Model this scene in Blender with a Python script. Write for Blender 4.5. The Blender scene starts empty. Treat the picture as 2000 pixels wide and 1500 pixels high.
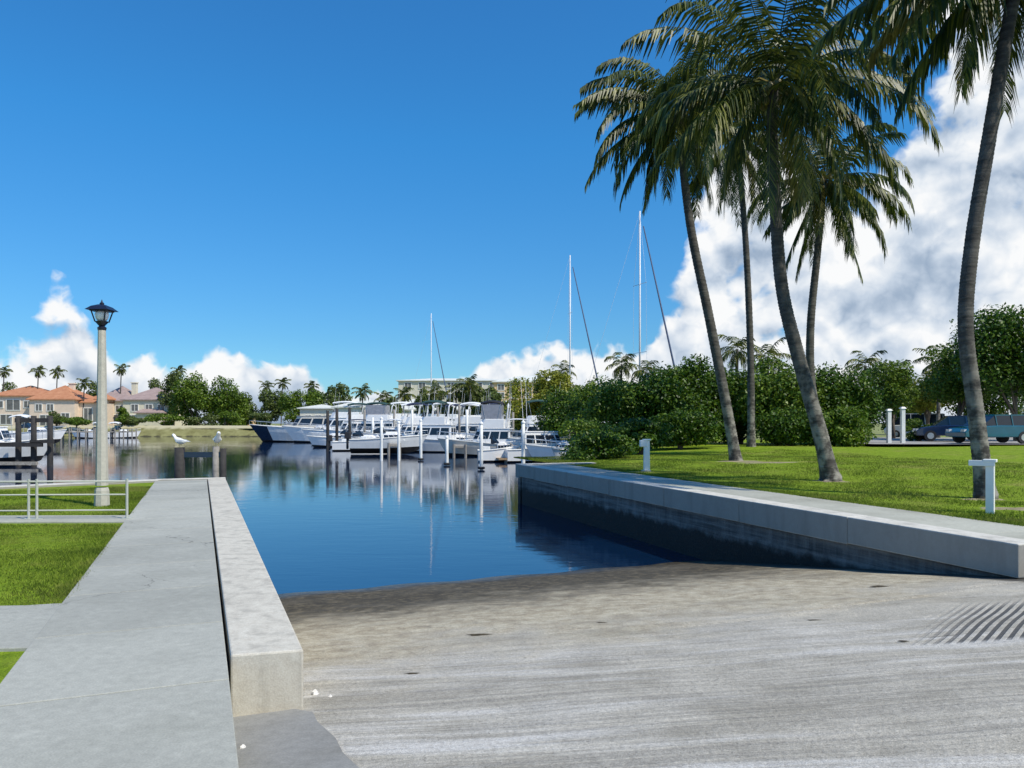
import bpy, bmesh, math, random
import numpy as np
from mathutils import Vector, Matrix
R = math.radians
scene = bpy.context.scene
col = scene.collection
# ------------------------------------------------------------------ camera
F = 1500.0                      # focal length in photo pixels (2000 wide)
EYE = 1.6; HOR = 825.0
cd = bpy.data.cameras.new("camera"); cam = bpy.data.objects.new("camera", cd); col.objects.link(cam)
cam.location = (0, 0, EYE); cam.rotation_euler = (R(90), 0, 0)
cd.sensor_width = 36; cd.lens = 27; cd.shift_y = 0.0375; cd.clip_end = 6000; cd.clip_start = .05
scene.camera = cam
scene.view_settings.view_transform = 'Standard'; scene.view_settings.look = 'None'
scene.view_settings.exposure = 0.0; scene.view_settings.gamma = 1.0
# ------------------------------------------------------------------ sun + sky
SUN_AZ, SUN_EL = 127.0, 52.0     # compass style: 0 = +Y (view direction), 90 = +X (right)
sd = bpy.data.lights.new("sun", 'SUN'); so = bpy.data.objects.new("sun", sd); col.objects.link(so)
sd.energy = 4.6; sd.angle = R(.5); sd.color = (1, .93, .80)
sdir = Vector((math.sin(R(SUN_AZ))*math.cos(R(SUN_EL)), math.cos(R(SUN_AZ))*math.cos(R(SUN_EL)), math.sin(R(SUN_EL))))
so.rotation_euler = (-sdir).to_track_quat('-Z', 'Y').to_euler(); so.location = (20, -20, 40)

world = bpy.data.worlds.new("World"); scene.world = world; world.use_nodes = True
wt = world.node_tree; wt.nodes.clear()
def N(t, typ, **kw):
    n = t.nodes.new(typ)
    for k, v in kw.items(): setattr(n, k, v)
    return n
def L(t, a, b): t.links.new(a, b)
def M_(t, op, a, b=None, c=None, clamp=False):
    n = t.nodes.new('ShaderNodeMath'); n.operation = op; n.use_clamp = clamp
    for i, v in enumerate((a, b, c)):
        if v is None: continue
        if isinstance(v, (int, float)): n.inputs[i].default_value = v
        else: t.links.new(v, n.inputs[i])
    return n.outputs[0]
def VM(t, op, a, b):
    n = t.nodes.new('ShaderNodeVectorMath'); n.operation = op
    for i, v in enumerate((a, b)):
        if isinstance(v, tuple): n.inputs[i].default_value = v
        else: t.links.new(v, n.inputs[i])
    return n.outputs[0]
def smooth(t, x, lo, hi, a=0., b=1.):
    n = t.nodes.new('ShaderNodeMapRange'); n.interpolation_type = 'SMOOTHSTEP'
    t.links.new(x, n.inputs[0])
    for i, v in zip((1, 2, 3, 4), (lo, hi, a, b)): n.inputs[i].default_value = v
    return n.outputs[0]
def mixc(t, f, a, b, typ='MIX'):
    n = t.nodes.new('ShaderNodeMix'); n.data_type = 'RGBA'; n.blend_type = typ
    for i, v in ((0, f), (6, a), (7, b)):
        if isinstance(v, (int, float)): n.inputs[i].default_value = v
        elif isinstance(v, tuple): n.inputs[i].default_value = (*v[:3], 1)
        else: t.links.new(v, n.inputs[i])
    return n.outputs[2]
def ramp(t, x, stops, interp='LINEAR'):
    n = t.nodes.new('ShaderNodeValToRGB'); t.links.new(x, n.inputs[0]); cr = n.color_ramp; cr.interpolation = interp
    while len(cr.elements) > 1: cr.elements.remove(cr.elements[-1])
    for i, (p, c) in enumerate(stops):
        if isinstance(c, (int, float)): c = (c, c, c)
        e = cr.elements[0] if i == 0 else cr.elements.new(p)
        e.position = p; e.color = (*c[:3], 1)
    return n.outputs[0]

sky = N(wt, 'ShaderNodeTexSky', sky_type='NISHITA', sun_disc=False, sun_elevation=R(SUN_EL), sun_rotation=R(SUN_AZ),
        air_density=1.0, dust_density=.15, ozone_density=3.2, altitude=0)
SKYTINT = None
bg_sky = N(wt, 'ShaderNodeBackground'); bg_sky.inputs[1].default_value = .11*2.5
tc = N(wt, 'ShaderNodeTexCoord'); D = tc.outputs['Generated']
sx = N(wt, 'ShaderNodeSeparateXYZ'); L(wt, D, sx.inputs[0])
az = M_(wt, 'MULTIPLY', M_(wt, 'ARCTAN2', sx.outputs[0], sx.outputs[1]), 57.2958)
el = M_(wt, 'MULTIPLY', M_(wt, 'ARCSINE', sx.outputs[2]), 57.2958)
tint = ramp(wt, M_(wt, 'MULTIPLY', el, 1/50, clamp=True), [(0, (.20, .33, .43)), (.12, (.16, .33, .45)), (.4, (.12, .42, .60)), (.75, (.135, .43, .64)), (1, (.13, .42, .65))])
L(wt, mixc(wt, 1.0, sky.outputs[0], tint, 'MULTIPLY'), bg_sky.inputs[0])
azn = M_(wt, 'ADD', M_(wt, 'MULTIPLY', az, 1/120), .5, clamp=True)
prof = [(-60, 3), (-40, 4), (-33, 3.6), (-31, 6.2), (-29, 5.2), (-27.5, 3.0), (-24, 3.2), (-21.5, 3.9), (-18.5, 2.0), (-12, 1.2), (-4, 1.4), (-1, 2.2), (1.5, 3.8), (5, 3.9), (9, 5.2), (12, 8.6), (14, 12), (18, 15), (20.5, 12.5), (23, 11.5), (25, 14), (27, 19), (30, 27), (34, 30), (45, 26), (60, 12)]
H = M_(wt, 'MULTIPLY', ramp(wt, azn, [(a/120+.5, h/40) for a, h in prof]), 40)
def cloudn(vec, detail=5):
    n1 = N(wt, 'ShaderNodeTexNoise'); n1.inputs['Scale'].default_value = 6.5; n1.inputs['Detail'].default_value = 3; n1.inputs['Roughness'].default_value = .55
    L(wt, vec, n1.inputs['Vector']); out = n1.outputs[0]
    for sc, am, dt in ((13, .20, 1), (31, .13, 2), (80, .05, 3))[:3 if detail > 4 else 1]:
        n2 = N(wt, 'ShaderNodeTexNoise'); n2.inputs['Scale'].default_value = sc; n2.inputs['Detail'].default_value = dt; n2.inputs['Distortion'].default_value = .3
        L(wt, vec, n2.inputs['Vector'])
        bil = M_(wt, 'ABSOLUTE', M_(wt, 'SUBTRACT', M_(wt, 'MULTIPLY', n2.outputs[0], 4), 2))
        out = M_(wt, 'ADD', out, M_(wt, 'MULTIPLY', M_(wt, 'SUBTRACT', .45, bil), am))
    return out
nA = cloudn(D)
nB = cloudn(VM(wt, 'ADD', D, (.008, 0.0, .014)))
nC = cloudn(VM(wt, 'ADD', D, (.03, 0.0, .06)), 1)
nD = cloudn(D, 1)
big = N(wt, 'ShaderNodeTexNoise'); big.inputs['Scale'].default_value = 6.5; big.inputs['Detail'].default_value = 3
L(wt, VM(wt, 'ADD', D, (5.5, 5.9, 8.2)), big.inputs['Vector'])
dh = M_(wt, 'SUBTRACT', H, el)
wid = M_(wt, 'ADD', M_(wt, 'MULTIPLY', H, .30), .9)
rel = M_(wt, 'MINIMUM', M_(wt, 'DIVIDE', dh, wid), .72)
dens = M_(wt, 'ADD', M_(wt, 'MULTIPLY', M_(wt, 'SUBTRACT', nA, .46), 3.0), rel)
dens = M_(wt, 'ADD', dens, M_(wt, 'MULTIPLY', M_(wt, 'SUBTRACT', big.outputs[0], .48), 6.5))
mask = smooth(wt, dens, -.05, .50)
l1 = M_(wt, 'MULTIPLY', M_(wt, 'SUBTRACT', nA, nB), 1.8)
l2 = M_(wt, 'MULTIPLY', M_(wt, 'SUBTRACT', nD, nC), 1.6)
deep = smooth(wt, dens, .5, 2.2)
shade = M_(wt, 'ADD', M_(wt, 'ADD', l1, l2), M_(wt, 'SUBTRACT', .92, M_(wt, 'MULTIPLY', deep, .50)), clamp=True)
ccol = ramp(wt, shade, [(0, (.24, .34, .49)), (.3, (.38, .48, .62)), (.55, (.58, .67, .79)), (.82, (.82, .87, .93)), (1, (.98, .99, 1.0))])
bg_c = N(wt, 'ShaderNodeBackground'); L(wt, ccol, bg_c.inputs[0]); bg_c.inputs[1].default_value = .98
ms = N(wt, 'ShaderNodeMixShader'); L(wt, mask, ms.inputs[0]); L(wt, bg_sky.outputs[0], ms.inputs[1]); L(wt, bg_c.outputs[0], ms.inputs[2])
wo = N(wt, 'ShaderNodeOutputWorld'); L(wt, ms.outputs[0], wo.inputs[0])
world.cycles.sampling_method = 'MANUAL'; world.cycles.sample_map_resolution = 256
scene.render.engine = 'CYCLES'
scene.cycles.max_bounces = 6; scene.cycles.transparent_max_bounces = 6

# ------------------------------------------------------------------ helpers
def W(px, d, z=0.0):            # ground position d metres ahead on the bearing px
    return Vector(((px-1000)/F*d, d, z))
def WZ(px, py, d):              # point at pixel at depth
    return Vector(((px-1000)/F*d, d, EYE-(py-HOR)/F*d))
class MB:
    def __init__(s): s.v = []; s.f = []; s.m = []
    def add(s, vs, fs, m=0):
        o = len(s.v); s.v += [tuple(v) for v in vs]; s.f += [tuple(i+o for i in f) for f in fs]; s.m += [m]*len(fs)
    def box(s, c, size, rz=0, m=0, taper=1.0, shear=(0, 0)):
        cx, cy, cz = c; a, b, h = size[0]/2, size[1]/2, size[2]/2
        cs, sn = math.cos(rz), math.sin(rz); vs = []
        for dz in (-h, h):
            k = taper if dz > 0 else 1
            ox, oy = (shear if dz > 0 else (0, 0))
            for dx, dy in ((-a, -b), (a, -b), (a, b), (-a, b)):
                x, y = dx*k+ox, dy*k+oy
                vs.append((cx+x*cs-y*sn, cy+x*sn+y*cs, cz+dz))
        s.add(vs, [(3, 2, 1, 0), (4, 5, 6, 7), (0, 1, 5, 4), (1, 2, 6, 5), (2, 3, 7, 6), (3, 0, 4, 7)], m)
    def tube(s, pts, rads, n=8, m=0, caps=True):
        pts = [Vector(p) for p in pts]
        if isinstance(rads, (int, float)): rads = [rads]*len(pts)
        vs = []; up = None
        for i, p in enumerate(pts):
            t = (pts[min(i+1, len(pts)-1)]-pts[max(i-1, 0)]).normalized()
            if up is None:
                up = Vector((1, 0, 0)) if abs(t.z) > .7 else Vector((0, 0, 1))
            a = (up-t*up.dot(t)).normalized(); up = a; b = t.cross(a)
            for k in range(n):
                th = 2*math.pi*(k+.5)/n
                vs.append(p+(a*math.cos(th)+b*math.sin(th))*rads[i])
        fs = []
        for i in range(len(pts)-1):
            for k in range(n):
                fs.append((i*n+k, i*n+(k+1) % n, (i+1)*n+(k+1) % n, (i+1)*n+k))
        if caps:
            fs.append(tuple(range(n-1, -1, -1))); fs.append(tuple((len(pts)-1)*n+k for k in range(n)))
        s.add(vs, fs, m)
    def prism(s, poly, z0, z1, m=0):
        n = len(poly)
        vs = [(x, y, z0) for x, y in poly]+[(x, y, z1) for x, y in poly]
        s.add(vs, [tuple(range(n-1, -1, -1)), tuple(range(n, 2*n))]+[(i, (i+1) % n, n+(i+1) % n, n+i) for i in range(n)], m)
    def loft(s, rings, m=0, closed=True, caps=True):
        n = len(rings[0]); vs = [p for r in rings for p in r]; fs = []
        for i in range(len(rings)-1):
            for k in range(n if closed else n-1):
                fs.append((i*n+k, i*n+(k+1) % n, (i+1)*n+(k+1) % n, (i+1)*n+k))
        if caps and closed:
            fs.append(tuple(range(n-1, -1, -1))); fs.append(tuple((len(rings)-1)*n+k for k in range(n)))
        s.add(vs, fs, m)
    def build(s, name, mat, parent=None, smooth=False, bevel=0, loc=None, autosm=None):
        me = bpy.data.meshes.new(name); me.from_pydata(s.v, [], s.f)
        mats = mat if isinstance(mat, (list, tuple)) else [mat]
        for mm in mats: me.materials.append(mm)
        if len(mats) > 1: me.polygons.foreach_set('material_index', s.m)
        me.update()
        bm = bmesh.new(); bm.from_mesh(me); bmesh.ops.recalc_face_normals(bm, faces=bm.faces); bm.to_mesh(me); bm.free()
        if smooth: me.polygons.foreach_set('use_smooth', [True]*len(me.polygons))
        o = bpy.data.objects.new(name, me); col.objects.link(o)
        if parent: o.parent = parent
        if loc: o.location = loc
        if bevel:
            b = o.modifiers.new('bevel', 'BEVEL'); b.width = bevel; b.segments = 2; b.limit_method = 'ANGLE'
        return o
def tag(o, label, cat, group=None):
    o['label'] = label; o['category'] = cat
    if group: o['group'] = group
    return o
def struct(o, label=None):
    o['kind'] = 'structure'
    if label: o['label'] = label
    return o
def empty(name, loc, rz, label, cat, group=None, scale=1):
    o = bpy.data.objects.new(name, None); col.objects.link(o); o.location = loc; o.rotation_euler = (0, 0, rz)
    o.scale = (scale,)*3; o.empty_display_size = .2
    return tag(o, label, cat, group)
def npmesh(name, V, Fc, mat, parent=None, loc=None):
    me = bpy.data.meshes.new(name)
    nv, nf, k = len(V), len(Fc), Fc.shape[1]
    me.vertices.add(nv); me.vertices.foreach_set('co', V.astype(np.float32).ravel())
    me.loops.add(nf*k); me.loops.foreach_set('vertex_index', Fc.astype(np.int32).ravel())
    me.polygons.add(nf); me.polygons.foreach_set('loop_start', np.arange(0, nf*k, k, dtype=np.int32))
    me.update(calc_edges=True); me.materials.append(mat)
    o = bpy.data.objects.new(name, me); col.objects.link(o)
    if parent: o.parent = parent
    if loc is not None: o.location = loc
    return o

# ------------------------------------------------------------------ materials
def mat(name):
    m = bpy.data.materials.new(name); m.use_nodes = True; t = m.node_tree
    return m, t, t.nodes['Principled BSDF']
def noise(t, scale, detail=5, rough=.55, vec=None, stretch=None, rot=0, dist=0):
    n = N(t, 'ShaderNodeTexNoise'); n.inputs['Scale'].default_value = scale; n.inputs['Detail'].default_value = detail
    n.inputs['Roughness'].default_value = rough; n.inputs['Distortion'].default_value = dist
    c = vec if vec is not None else N(t, 'ShaderNodeTexCoord').outputs['Object']
    if stretch:
        mp = N(t, 'ShaderNodeMapping'); mp.inputs['Scale'].default_value = stretch; mp.inputs['Rotation'].default_value = (0, 0, rot)
        L(t, c, mp.inputs[0]); c = mp.outputs[0]
    L(t, c, n.inputs['Vector']); return n.outputs[0]
def bump(t, b, h, strength=.3, dist=.02):
    n = N(t, 'ShaderNodeBump'); n.inputs['Strength'].default_value = strength; n.inputs['Distance'].default_value = dist
    L(t, h, n.inputs['Height']); L(t, n.outputs[0], b.inputs['Normal']); return n
def plain(name, c, rough=.6, var=.12, scale=6, metal=0, coat=0):
    m, t, b = mat(name)
    x = noise(t, scale, 5, .6)
    c0 = tuple(k*(1-var) for k in c); c1 = tuple(min(1, k*(1+var)) for k in c)
    L(t, ramp(t, x, [(.3, c0), (.7, c1)]), b.inputs['Base Color'])
    b.inputs['Roughness'].default_value = rough; b.inputs['Metallic'].default_value = metal
    b.inputs['Coat Weight'].default_value = coat
    return m
def concrete(name, c, stain=(.2, .19, .15), st=.35, bscale=60, streak=None, side=.15, slabs=False):
    m, t, b = mat(name)
    n1 = noise(t, .9, 6, .6); n2 = noise(t, 14, 5, .6); n3 = noise(t, 90, 2, .5)
    cc = mixc(t, smooth(t, n1, .45, .75, 0, st), c, stain)
    cc = mixc(t, .35, cc, ramp(t, n2, [(.3, .35), (.7, .65)]), 'OVERLAY')
    cc = mixc(t, .3, cc, ramp(t, n3, [(.3, .3), (.7, .7)]), 'OVERLAY')
    if slabs:
        g0 = N(t, 'ShaderNodeNewGeometry'); cc = mixc(t, .5, cc, ramp(t, g0.outputs['Random Per Island'], [(0, .38), (1, .60)]), 'OVERLAY')
        nb = noise(t, .35, 6, .68); cc = mixc(t, smooth(t, nb, .46, .66, 0, .4), cc, tuple(k*.62 for k in c))
        na = noise(t, 5, 6, .7); cc = mixc(t, smooth(t, na, .56, .72, 0, .4), cc, tuple(k*1.35 for k in c))
        vc = N(t, 'ShaderNodeTexVoronoi'); vc.feature = 'DISTANCE_TO_EDGE'; vc.inputs['Scale'].default_value = .45
        vo = N(t, 'ShaderNodeVectorMath', operation='ADD'); q = N(t, 'ShaderNodeTexNoise'); q.inputs['Scale'].default_value = 1.8; q.inputs['Detail'].default_value = 6; tc_ = N(t, 'ShaderNodeTexCoord').outputs['Object']
        L(t, tc_, q.inputs['Vector']); L(t, tc_, vo.inputs[0]); L(t, q.outputs['Color'], vo.inputs[1]); L(t, vo.outputs[0], vc.inputs['Vector'])
        cc = mixc(t, M_(t, 'MULTIPLY', smooth(t, vc.outputs['Distance'], .006, .001), smooth(t, nb, .48, .6, 0, .7)), cc, tuple(k*.3 for k in c))
    if streak:
        s = noise(t, 1, 4, .6, stretch=streak)
        cc = mixc(t, smooth(t, s, .45, .72, 0, .6), cc, tuple(k*.5 for k in c))
    if streak:   # shade painted into the colour: vertical faces darker than tops
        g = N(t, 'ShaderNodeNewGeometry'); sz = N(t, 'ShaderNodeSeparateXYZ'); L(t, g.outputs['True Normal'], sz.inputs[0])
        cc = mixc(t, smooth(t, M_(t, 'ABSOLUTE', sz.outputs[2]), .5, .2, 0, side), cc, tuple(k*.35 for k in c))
    L(t, cc, b.inputs['Base Color']); b.inputs['Roughness'].default_value = .85
    bump(t, b, M_(t, 'ADD', n2, M_(t, 'MULTIPLY', n3, .5)), .25, .008)
    return m
M = {}
M['walk'] = concrete('walk_concrete', (.385, .385, .33), (.28, .28, .23), .45, slabs=True)
M['walk2'] = concrete('path_concrete', (.40, .40, .33), (.26, .25, .19), .5, slabs=True)
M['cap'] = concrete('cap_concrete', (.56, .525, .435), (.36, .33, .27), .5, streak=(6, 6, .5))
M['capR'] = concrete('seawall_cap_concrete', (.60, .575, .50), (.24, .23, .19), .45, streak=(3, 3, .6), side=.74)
M['postc'] = concrete('post_concrete', (.46, .44, .37), (.33, .31, .25), .4)
M['apron'] = concrete('apron_concrete', (.27, .265, .24), (.16, .15, .12), .7)

def ramp_mat():
    m, t, b = mat('ramp_concrete')
    o = N(t, 'ShaderNodeTexCoord').outputs['Object']
    sp = N(t, 'ShaderNodeSeparateXYZ'); L(t, o, sp.inputs[0]); X, Y, Z = sp.outputs
    n_big = noise(t, .35, 5, .6, vec=o); n_mid = noise(t, 2.2, 6, .62, vec=o); n_f = noise(t, 35, 4, .6, vec=o); n_g = noise(t, 140, 2, .5, vec=o)
    base = ramp(t, n_mid, [(.25, (.31, .285, .225)), (.5, (.42, .39, .32)), (.75, (.52, .485, .405))])
    # broom streaks lying across the ramp
    st = noise(t, 1, 6, .68, vec=o, stretch=(.42, 17, 1), rot=R(-2)); st2 = noise(t, 1, 4, .6, vec=o, stretch=(.3, 3.2, 1), rot=R(-3))
    near = smooth(t, Y, 9.5, 5.4)
    base = mixc(t, M_(t, 'MULTIPLY', smooth(t, st, .36, .60, 1, 0), M_(t, 'MULTIPLY', near, .45)), base, (.18, .17, .15))
    base = mixc(t, M_(t, 'MULTIPLY', smooth(t, st2, .48, .66), M_(t, 'MULTIPLY', near, .65)), base, (.62, .60, .55))
    # brown sand patch and silt towards the water
    s_ = M_(t, 'ADD', M_(t, 'MULTIPLY', X, -.375), M_(t, 'MULTIPLY', Y, .927))
    r_ = M_(t, 'ADD', M_(t, 'MULTIPLY', X, .927), M_(t, 'MULTIPLY', Y, .375))
    wob = M_(t, 'MULTIPLY', M_(t, 'SUBTRACT', n_mid, .5), 4.0)
    wob2 = M_(t, 'MULTIPLY', M_(t, 'SUBTRACT', n_big, .5), 7.0)
    sand = smooth(t, M_(t, 'ADD', M_(t, 'ADD', s_, wob), wob2), 5.6, 8.4)
    sandc = ramp(t, noise(t, 5, 6, .65, vec=o), [(.28, (.19, .15, .09)), (.45, (.34, .285, .185)), (.65, (.50, .45, .32))])
    base = mixc(t, M_(t, 'MULTIPLY', sand, .8), base, sandc)
    alg = smooth(t, M_(t, 'ADD', M_(t, 'ADD', s_, M_(t, 'MULTIPLY', wob, .9)), M_(t, 'MULTIPLY', wob2, .35)), 8.6, 11.8)
    algc = ramp(t, noise(t, 7, 5, .65, vec=o), [(.3, (.022, .018, .010)), (.52, (.062, .050, .028)), (.72, (.17, .14, .085))])
    base = mixc(t, alg, base, algc)
    # dark fissures / drag marks
    cr = noise(t, 1, 5, .7, vec=o, stretch=(.9, 6, 1), rot=R(-12))
    base = mixc(t, M_(t, 'MULTIPLY', smooth(t, cr, .64, .72), .6), base, (.10, .085, .06))
    # diagonal traction grooves on the right side
    u = M_(t, 'SUBTRACT', X, M_(t, 'MULTIPLY', Y, -.10))
    gw = M_(t, 'SINE', M_(t, 'MULTIPLY', M_(t, 'SUBTRACT', X, M_(t, 'MULTIPLY', Y, .855)), 62))
    gm = M_(t, 'MULTIPLY', smooth(t, M_(t, 'ADD', M_(t, 'SUBTRACT', X, M_(t, 'MULTIPLY', Y, .74)), M_(t, 'MULTIPLY', M_(t, 'SUBTRACT', n_mid, .5), .5)), -1.55, -.85), M_(t, 'MULTIPLY', smooth(t, Y, 6.15, 6.3), smooth(t, Y, 8.3, 7.6)))
    gv = M_(t, 'MULTIPLY', smooth(t, gw, -.1, .3), gm)
    base = mixc(t, M_(t, 'MULTIPLY', gv, .95), base, (.06, .06, .058))
    jx = M_(t, 'ABSOLUTE', M_(t, 'SUBTRACT', M_(t, 'FRACT', M_(t, 'MULTIPLY', M_(t, 'ADD', r_, M_(t, 'MULTIPLY', M_(t, 'SUBTRACT', n_f, .5), .05)), .27)), .5))
    base = mixc(t, smooth(t, jx, .005, .001, 0, .12), base, (.12, .11, .09))
    vc = N(t, 'ShaderNodeTexVoronoi'); vc.feature = 'DISTANCE_TO_EDGE'; vc.inputs['Scale'].default_value = .55
    vo = N(t, 'ShaderNodeVectorMath', operation='ADD'); nn_ = N(t, 'ShaderNodeTexNoise'); nn_.inputs['Scale'].default_value = 1.6; nn_.inputs['Detail'].default_value = 5; L(t, o, nn_.inputs['Vector']); L(t, o, vo.inputs[0]); L(t, nn_.outputs['Color'], vo.inputs[1]); L(t, vo.outputs[0], vc.inputs['Vector'])
    base = mixc(t, M_(t, 'MULTIPLY', smooth(t, vc.outputs['Distance'], .010, .002), smooth(t, n_mid, .5, .65, 0, .4)), base, (.12, .11, .09))
    base = mixc(t, .4, base, ramp(t, n_f, [(.3, .25), (.7, .75)]), 'OVERLAY')
    base = mixc(t, .55, base, ramp(t, n_g, [(.3, .2), (.7, .8)]), 'OVERLAY'); pit = noise(t, 55, 2, .5, vec=o); base = mixc(t, smooth(t, pit, .66, .72, 0, .6), base, (.09, .08, .065)); stn = noise(t, .8, 6, .7, vec=o, stretch=(.6, 1.5, 1)); base = mixc(t, smooth(t, stn, .50, .64, 0, .26), base, (.14, .125, .095))
    L(t, base, b.inputs['Base Color'])
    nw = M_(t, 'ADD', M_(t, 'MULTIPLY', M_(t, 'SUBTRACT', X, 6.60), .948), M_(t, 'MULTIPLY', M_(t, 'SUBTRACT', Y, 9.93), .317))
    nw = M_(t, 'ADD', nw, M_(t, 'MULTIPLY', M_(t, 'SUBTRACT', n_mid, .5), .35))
    base = mixc(t, smooth(t, nw, -.40, -.12, 0, .92), base, (.022, .018, .012))  # wall's shadow deepened by darkening the ramp colour along its foot
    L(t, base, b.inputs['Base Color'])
    wet = smooth(t, M_(t, 'ADD', s_, M_(t, 'MULTIPLY', wob, .15)), 13.2, 14.0)
    L(t, M_(t, 'SUBTRACT', .92, M_(t, 'MULTIPLY', wet, .55)), b.inputs['Roughness'])
    hgt = M_(t, 'ADD', M_(t, 'ADD', M_(t, 'MULTIPLY', n_f, .6), M_(t, 'MULTIPLY', n_mid, 1.5)), M_(t, 'SUBTRACT', M_(t, 'MULTIPLY', M_(t, 'MULTIPLY', st, near), 2.0), M_(t, 'MULTIPLY', gv, 1.8)))
    bump(t, b, hgt, .55, .02)
    return m
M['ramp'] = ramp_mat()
def wall_mat():
    m, t, b = mat('seawall_panel')
    o = N(t, 'ShaderNodeTexCoord').outputs['Object']
    sp = N(t, 'ShaderNodeSeparateXYZ'); L(t, o, sp.inputs[0]); Z = sp.outputs[2]
    n1 = noise(t, 2.5, 6, .65, vec=o); st = noise(t, 1, 5, .65, vec=o, stretch=(5, 5, .5)); n2 = noise(t, 25, 5, .7, vec=o)
    c = ramp(t, st, [(.3, (.05, .05, .047)), (.5, (.115, .113, .105)), (.72, (.21, .205, .19))])
    hz = noise(t, 1, 5, .65, vec=o, stretch=(.35, .35, 9)); c = mixc(t, smooth(t, hz, .42, .66, 0, .7), c, (.26, .255, .24)); c = mixc(t, smooth(t, hz, .46, .34, 0, .6), c, (.03, .03, .028))
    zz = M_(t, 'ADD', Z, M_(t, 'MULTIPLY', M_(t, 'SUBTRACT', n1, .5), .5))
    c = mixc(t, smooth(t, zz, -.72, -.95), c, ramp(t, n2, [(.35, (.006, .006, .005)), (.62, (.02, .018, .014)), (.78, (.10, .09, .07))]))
    c = mixc(t, .4, c, ramp(t, n2, [(.3, .3), (.7, .7)]), 'OVERLAY')
    L(t, c, b.inputs['Base Color']); b.inputs['Roughness'].default_value = .8
    bump(t, b, n2, .6, .03); return m
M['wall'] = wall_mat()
def water_mat():
    m, t, b = mat('water'); o = N(t, 'ShaderNodeTexCoord').outputs['Object']
    b.inputs['Base Color'].default_value = (.002, .014, .045, 1); b.inputs['Roughness'].default_value = .03; b.inputs['IOR'].default_value = 2.35
    n1 = noise(t, 1, 3, .5, vec=o, stretch=(.9, 2.2, 1)); n2 = noise(t, 1, 4, .55, vec=o, stretch=(3.5, 9, 1)); n3 = noise(t, .08, 3, .5, vec=o)
    h = M_(t, 'ADD', n1, M_(t, 'MULTIPLY', n2, .22))
    h = M_(t, 'MULTIPLY', h, smooth(t, n3, .35, .65, .35, 1.0))
    bump(t, b, h, .075, .10); return m
M['water'] = water_mat()
def grass_mat():
    m, t, b = mat('lawn'); o = N(t, 'ShaderNodeTexCoord').outputs['Object']
    n1 = noise(t, .5, 5, .6, vec=o); n2 = noise(t, 5, 5, .65, vec=o); n3 = noise(t, 60, 3, .6, vec=o)
    c = ramp(t, n2, [(.25, (.10, .17, .008)), (.5, (.19, .28, .014)), (.75, (.29, .38, .035))])
    c = mixc(t, smooth(t, n1, .5, .72, 0, .6), c, (.30, .27, .08))
    c = mixc(t, .5, c, ramp(t, n3, [(.3, .2), (.7, .8)]), 'OVERLAY')
    L(t, c, b.inputs['Base Color']); b.inputs['Roughness'].default_value = .95; b.inputs['Specular IOR Level'].default_value = .15
    bump(t, b, M_(t, 'ADD', n2, n3), .7, .05); return m
M['lawn'] = grass_mat()
def leafy(name, dark, mid, lite, trans=.3, sheen=.45, patch=0):
    m, t, b = mat(name); g = N(t, 'ShaderNodeNewGeometry')
    n1 = noise(t, .9, 3, .6)
    x = M_(t, 'ADD', M_(t, 'MULTIPLY', g.outputs['Random Per Island'], .6), M_(t, 'MULTIPLY', n1, .5))
    c = ramp(t, x, [(.2, dark), (.5, mid), (.85, lite)])
    if patch:
        pn = noise(t, .45, 5, .65); c = mixc(t, smooth(t, pn, .48, .66, 0, patch), c, (.26, .24, .07)); pd = noise(t, 1.3, 4, .6)
        c = mixc(t, smooth(t, pd, .46, .62, 0, patch), c, tuple(k*.8 for k in dark))
    L(t, c, b.inputs['Base Color']); b.inputs['Roughness'].default_value = sheen; b.inputs['Specular IOR Level'].default_value = .35
    tr = N(t, 'ShaderNodeBsdfTranslucent'); L(t, c, tr.inputs[0])
    mx = N(t, 'ShaderNodeMixShader'); mx.inputs[0].default_value = trans
    L(t, b.outputs[0], mx.inputs[1]); L(t, tr.outputs[0], mx.inputs[2])
    L(t, mx.outputs[0], t.nodes['Material Output'].inputs[0]); return m
M['palm'] = leafy('palm_frond', (.012, .028, .006), (.04, .068, .010), (.19, .20, .03), .25)
M['palmY'] = leafy('palm_frond_yellowing', (.10, .09, .02), (.20, .18, .04), (.32, .28, .08), .3)
M['leafD'] = leafy('mangrove_leaf', (.018, .05, .005), (.045, .105, .008), (.13, .21, .015), .3)
M['leafY'] = leafy('yellow_green_leaf', (.10, .125, .008), (.22, .25, .02), (.38, .38, .05), .35)
M['leafM'] = leafy('tree_leaf', (.035, .08, .006), (.09, .165, .012), (.20, .28, .03), .32)
M['leafT'] = leafy('far_tree_leaf', (.05, .075, .02), (.10, .145, .035), (.19, .24, .06), .32)
M['blade'] = leafy('grass_blade', (.08, .135, .010), (.155, .225, .018), (.26, .32, .04), .33, .9, .6)
M['grassDry'] = leafy('coconut_stalk', (.25, .20, .04), (.36, .30, .08), (.5, .42, .14), .2)
def trunk_mat():
    m, t, b = mat('palm_trunk'); o = N(t, 'ShaderNodeTexCoord').outputs['Object']
    st = noise(t, 1, 5, .65, vec=o, stretch=(2, 2, 14)); n1 = noise(t, 3, 5, .6, vec=o)
    c = ramp(t, st, [(.3, (.025, .023, .02)), (.5, (.055, .05, .043)), (.7, (.10, .092, .078))])
    spz = N(t, 'ShaderNodeSeparateXYZ'); L(t, o, spz.inputs[0]); lowf = smooth(t, spz.outputs[2], 4.5, .5, .12, .8)
    c = mixc(t, M_(t, 'MULTIPLY', smooth(t, n1, .42, .62), lowf), c, (.33, .31, .26))
    L(t, c, b.inputs['Base Color']); b.inputs['Roughness'].default_value = .9; bump(t, b, st, .7, .03); return m
M['trunk'] = trunk_mat()
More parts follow.
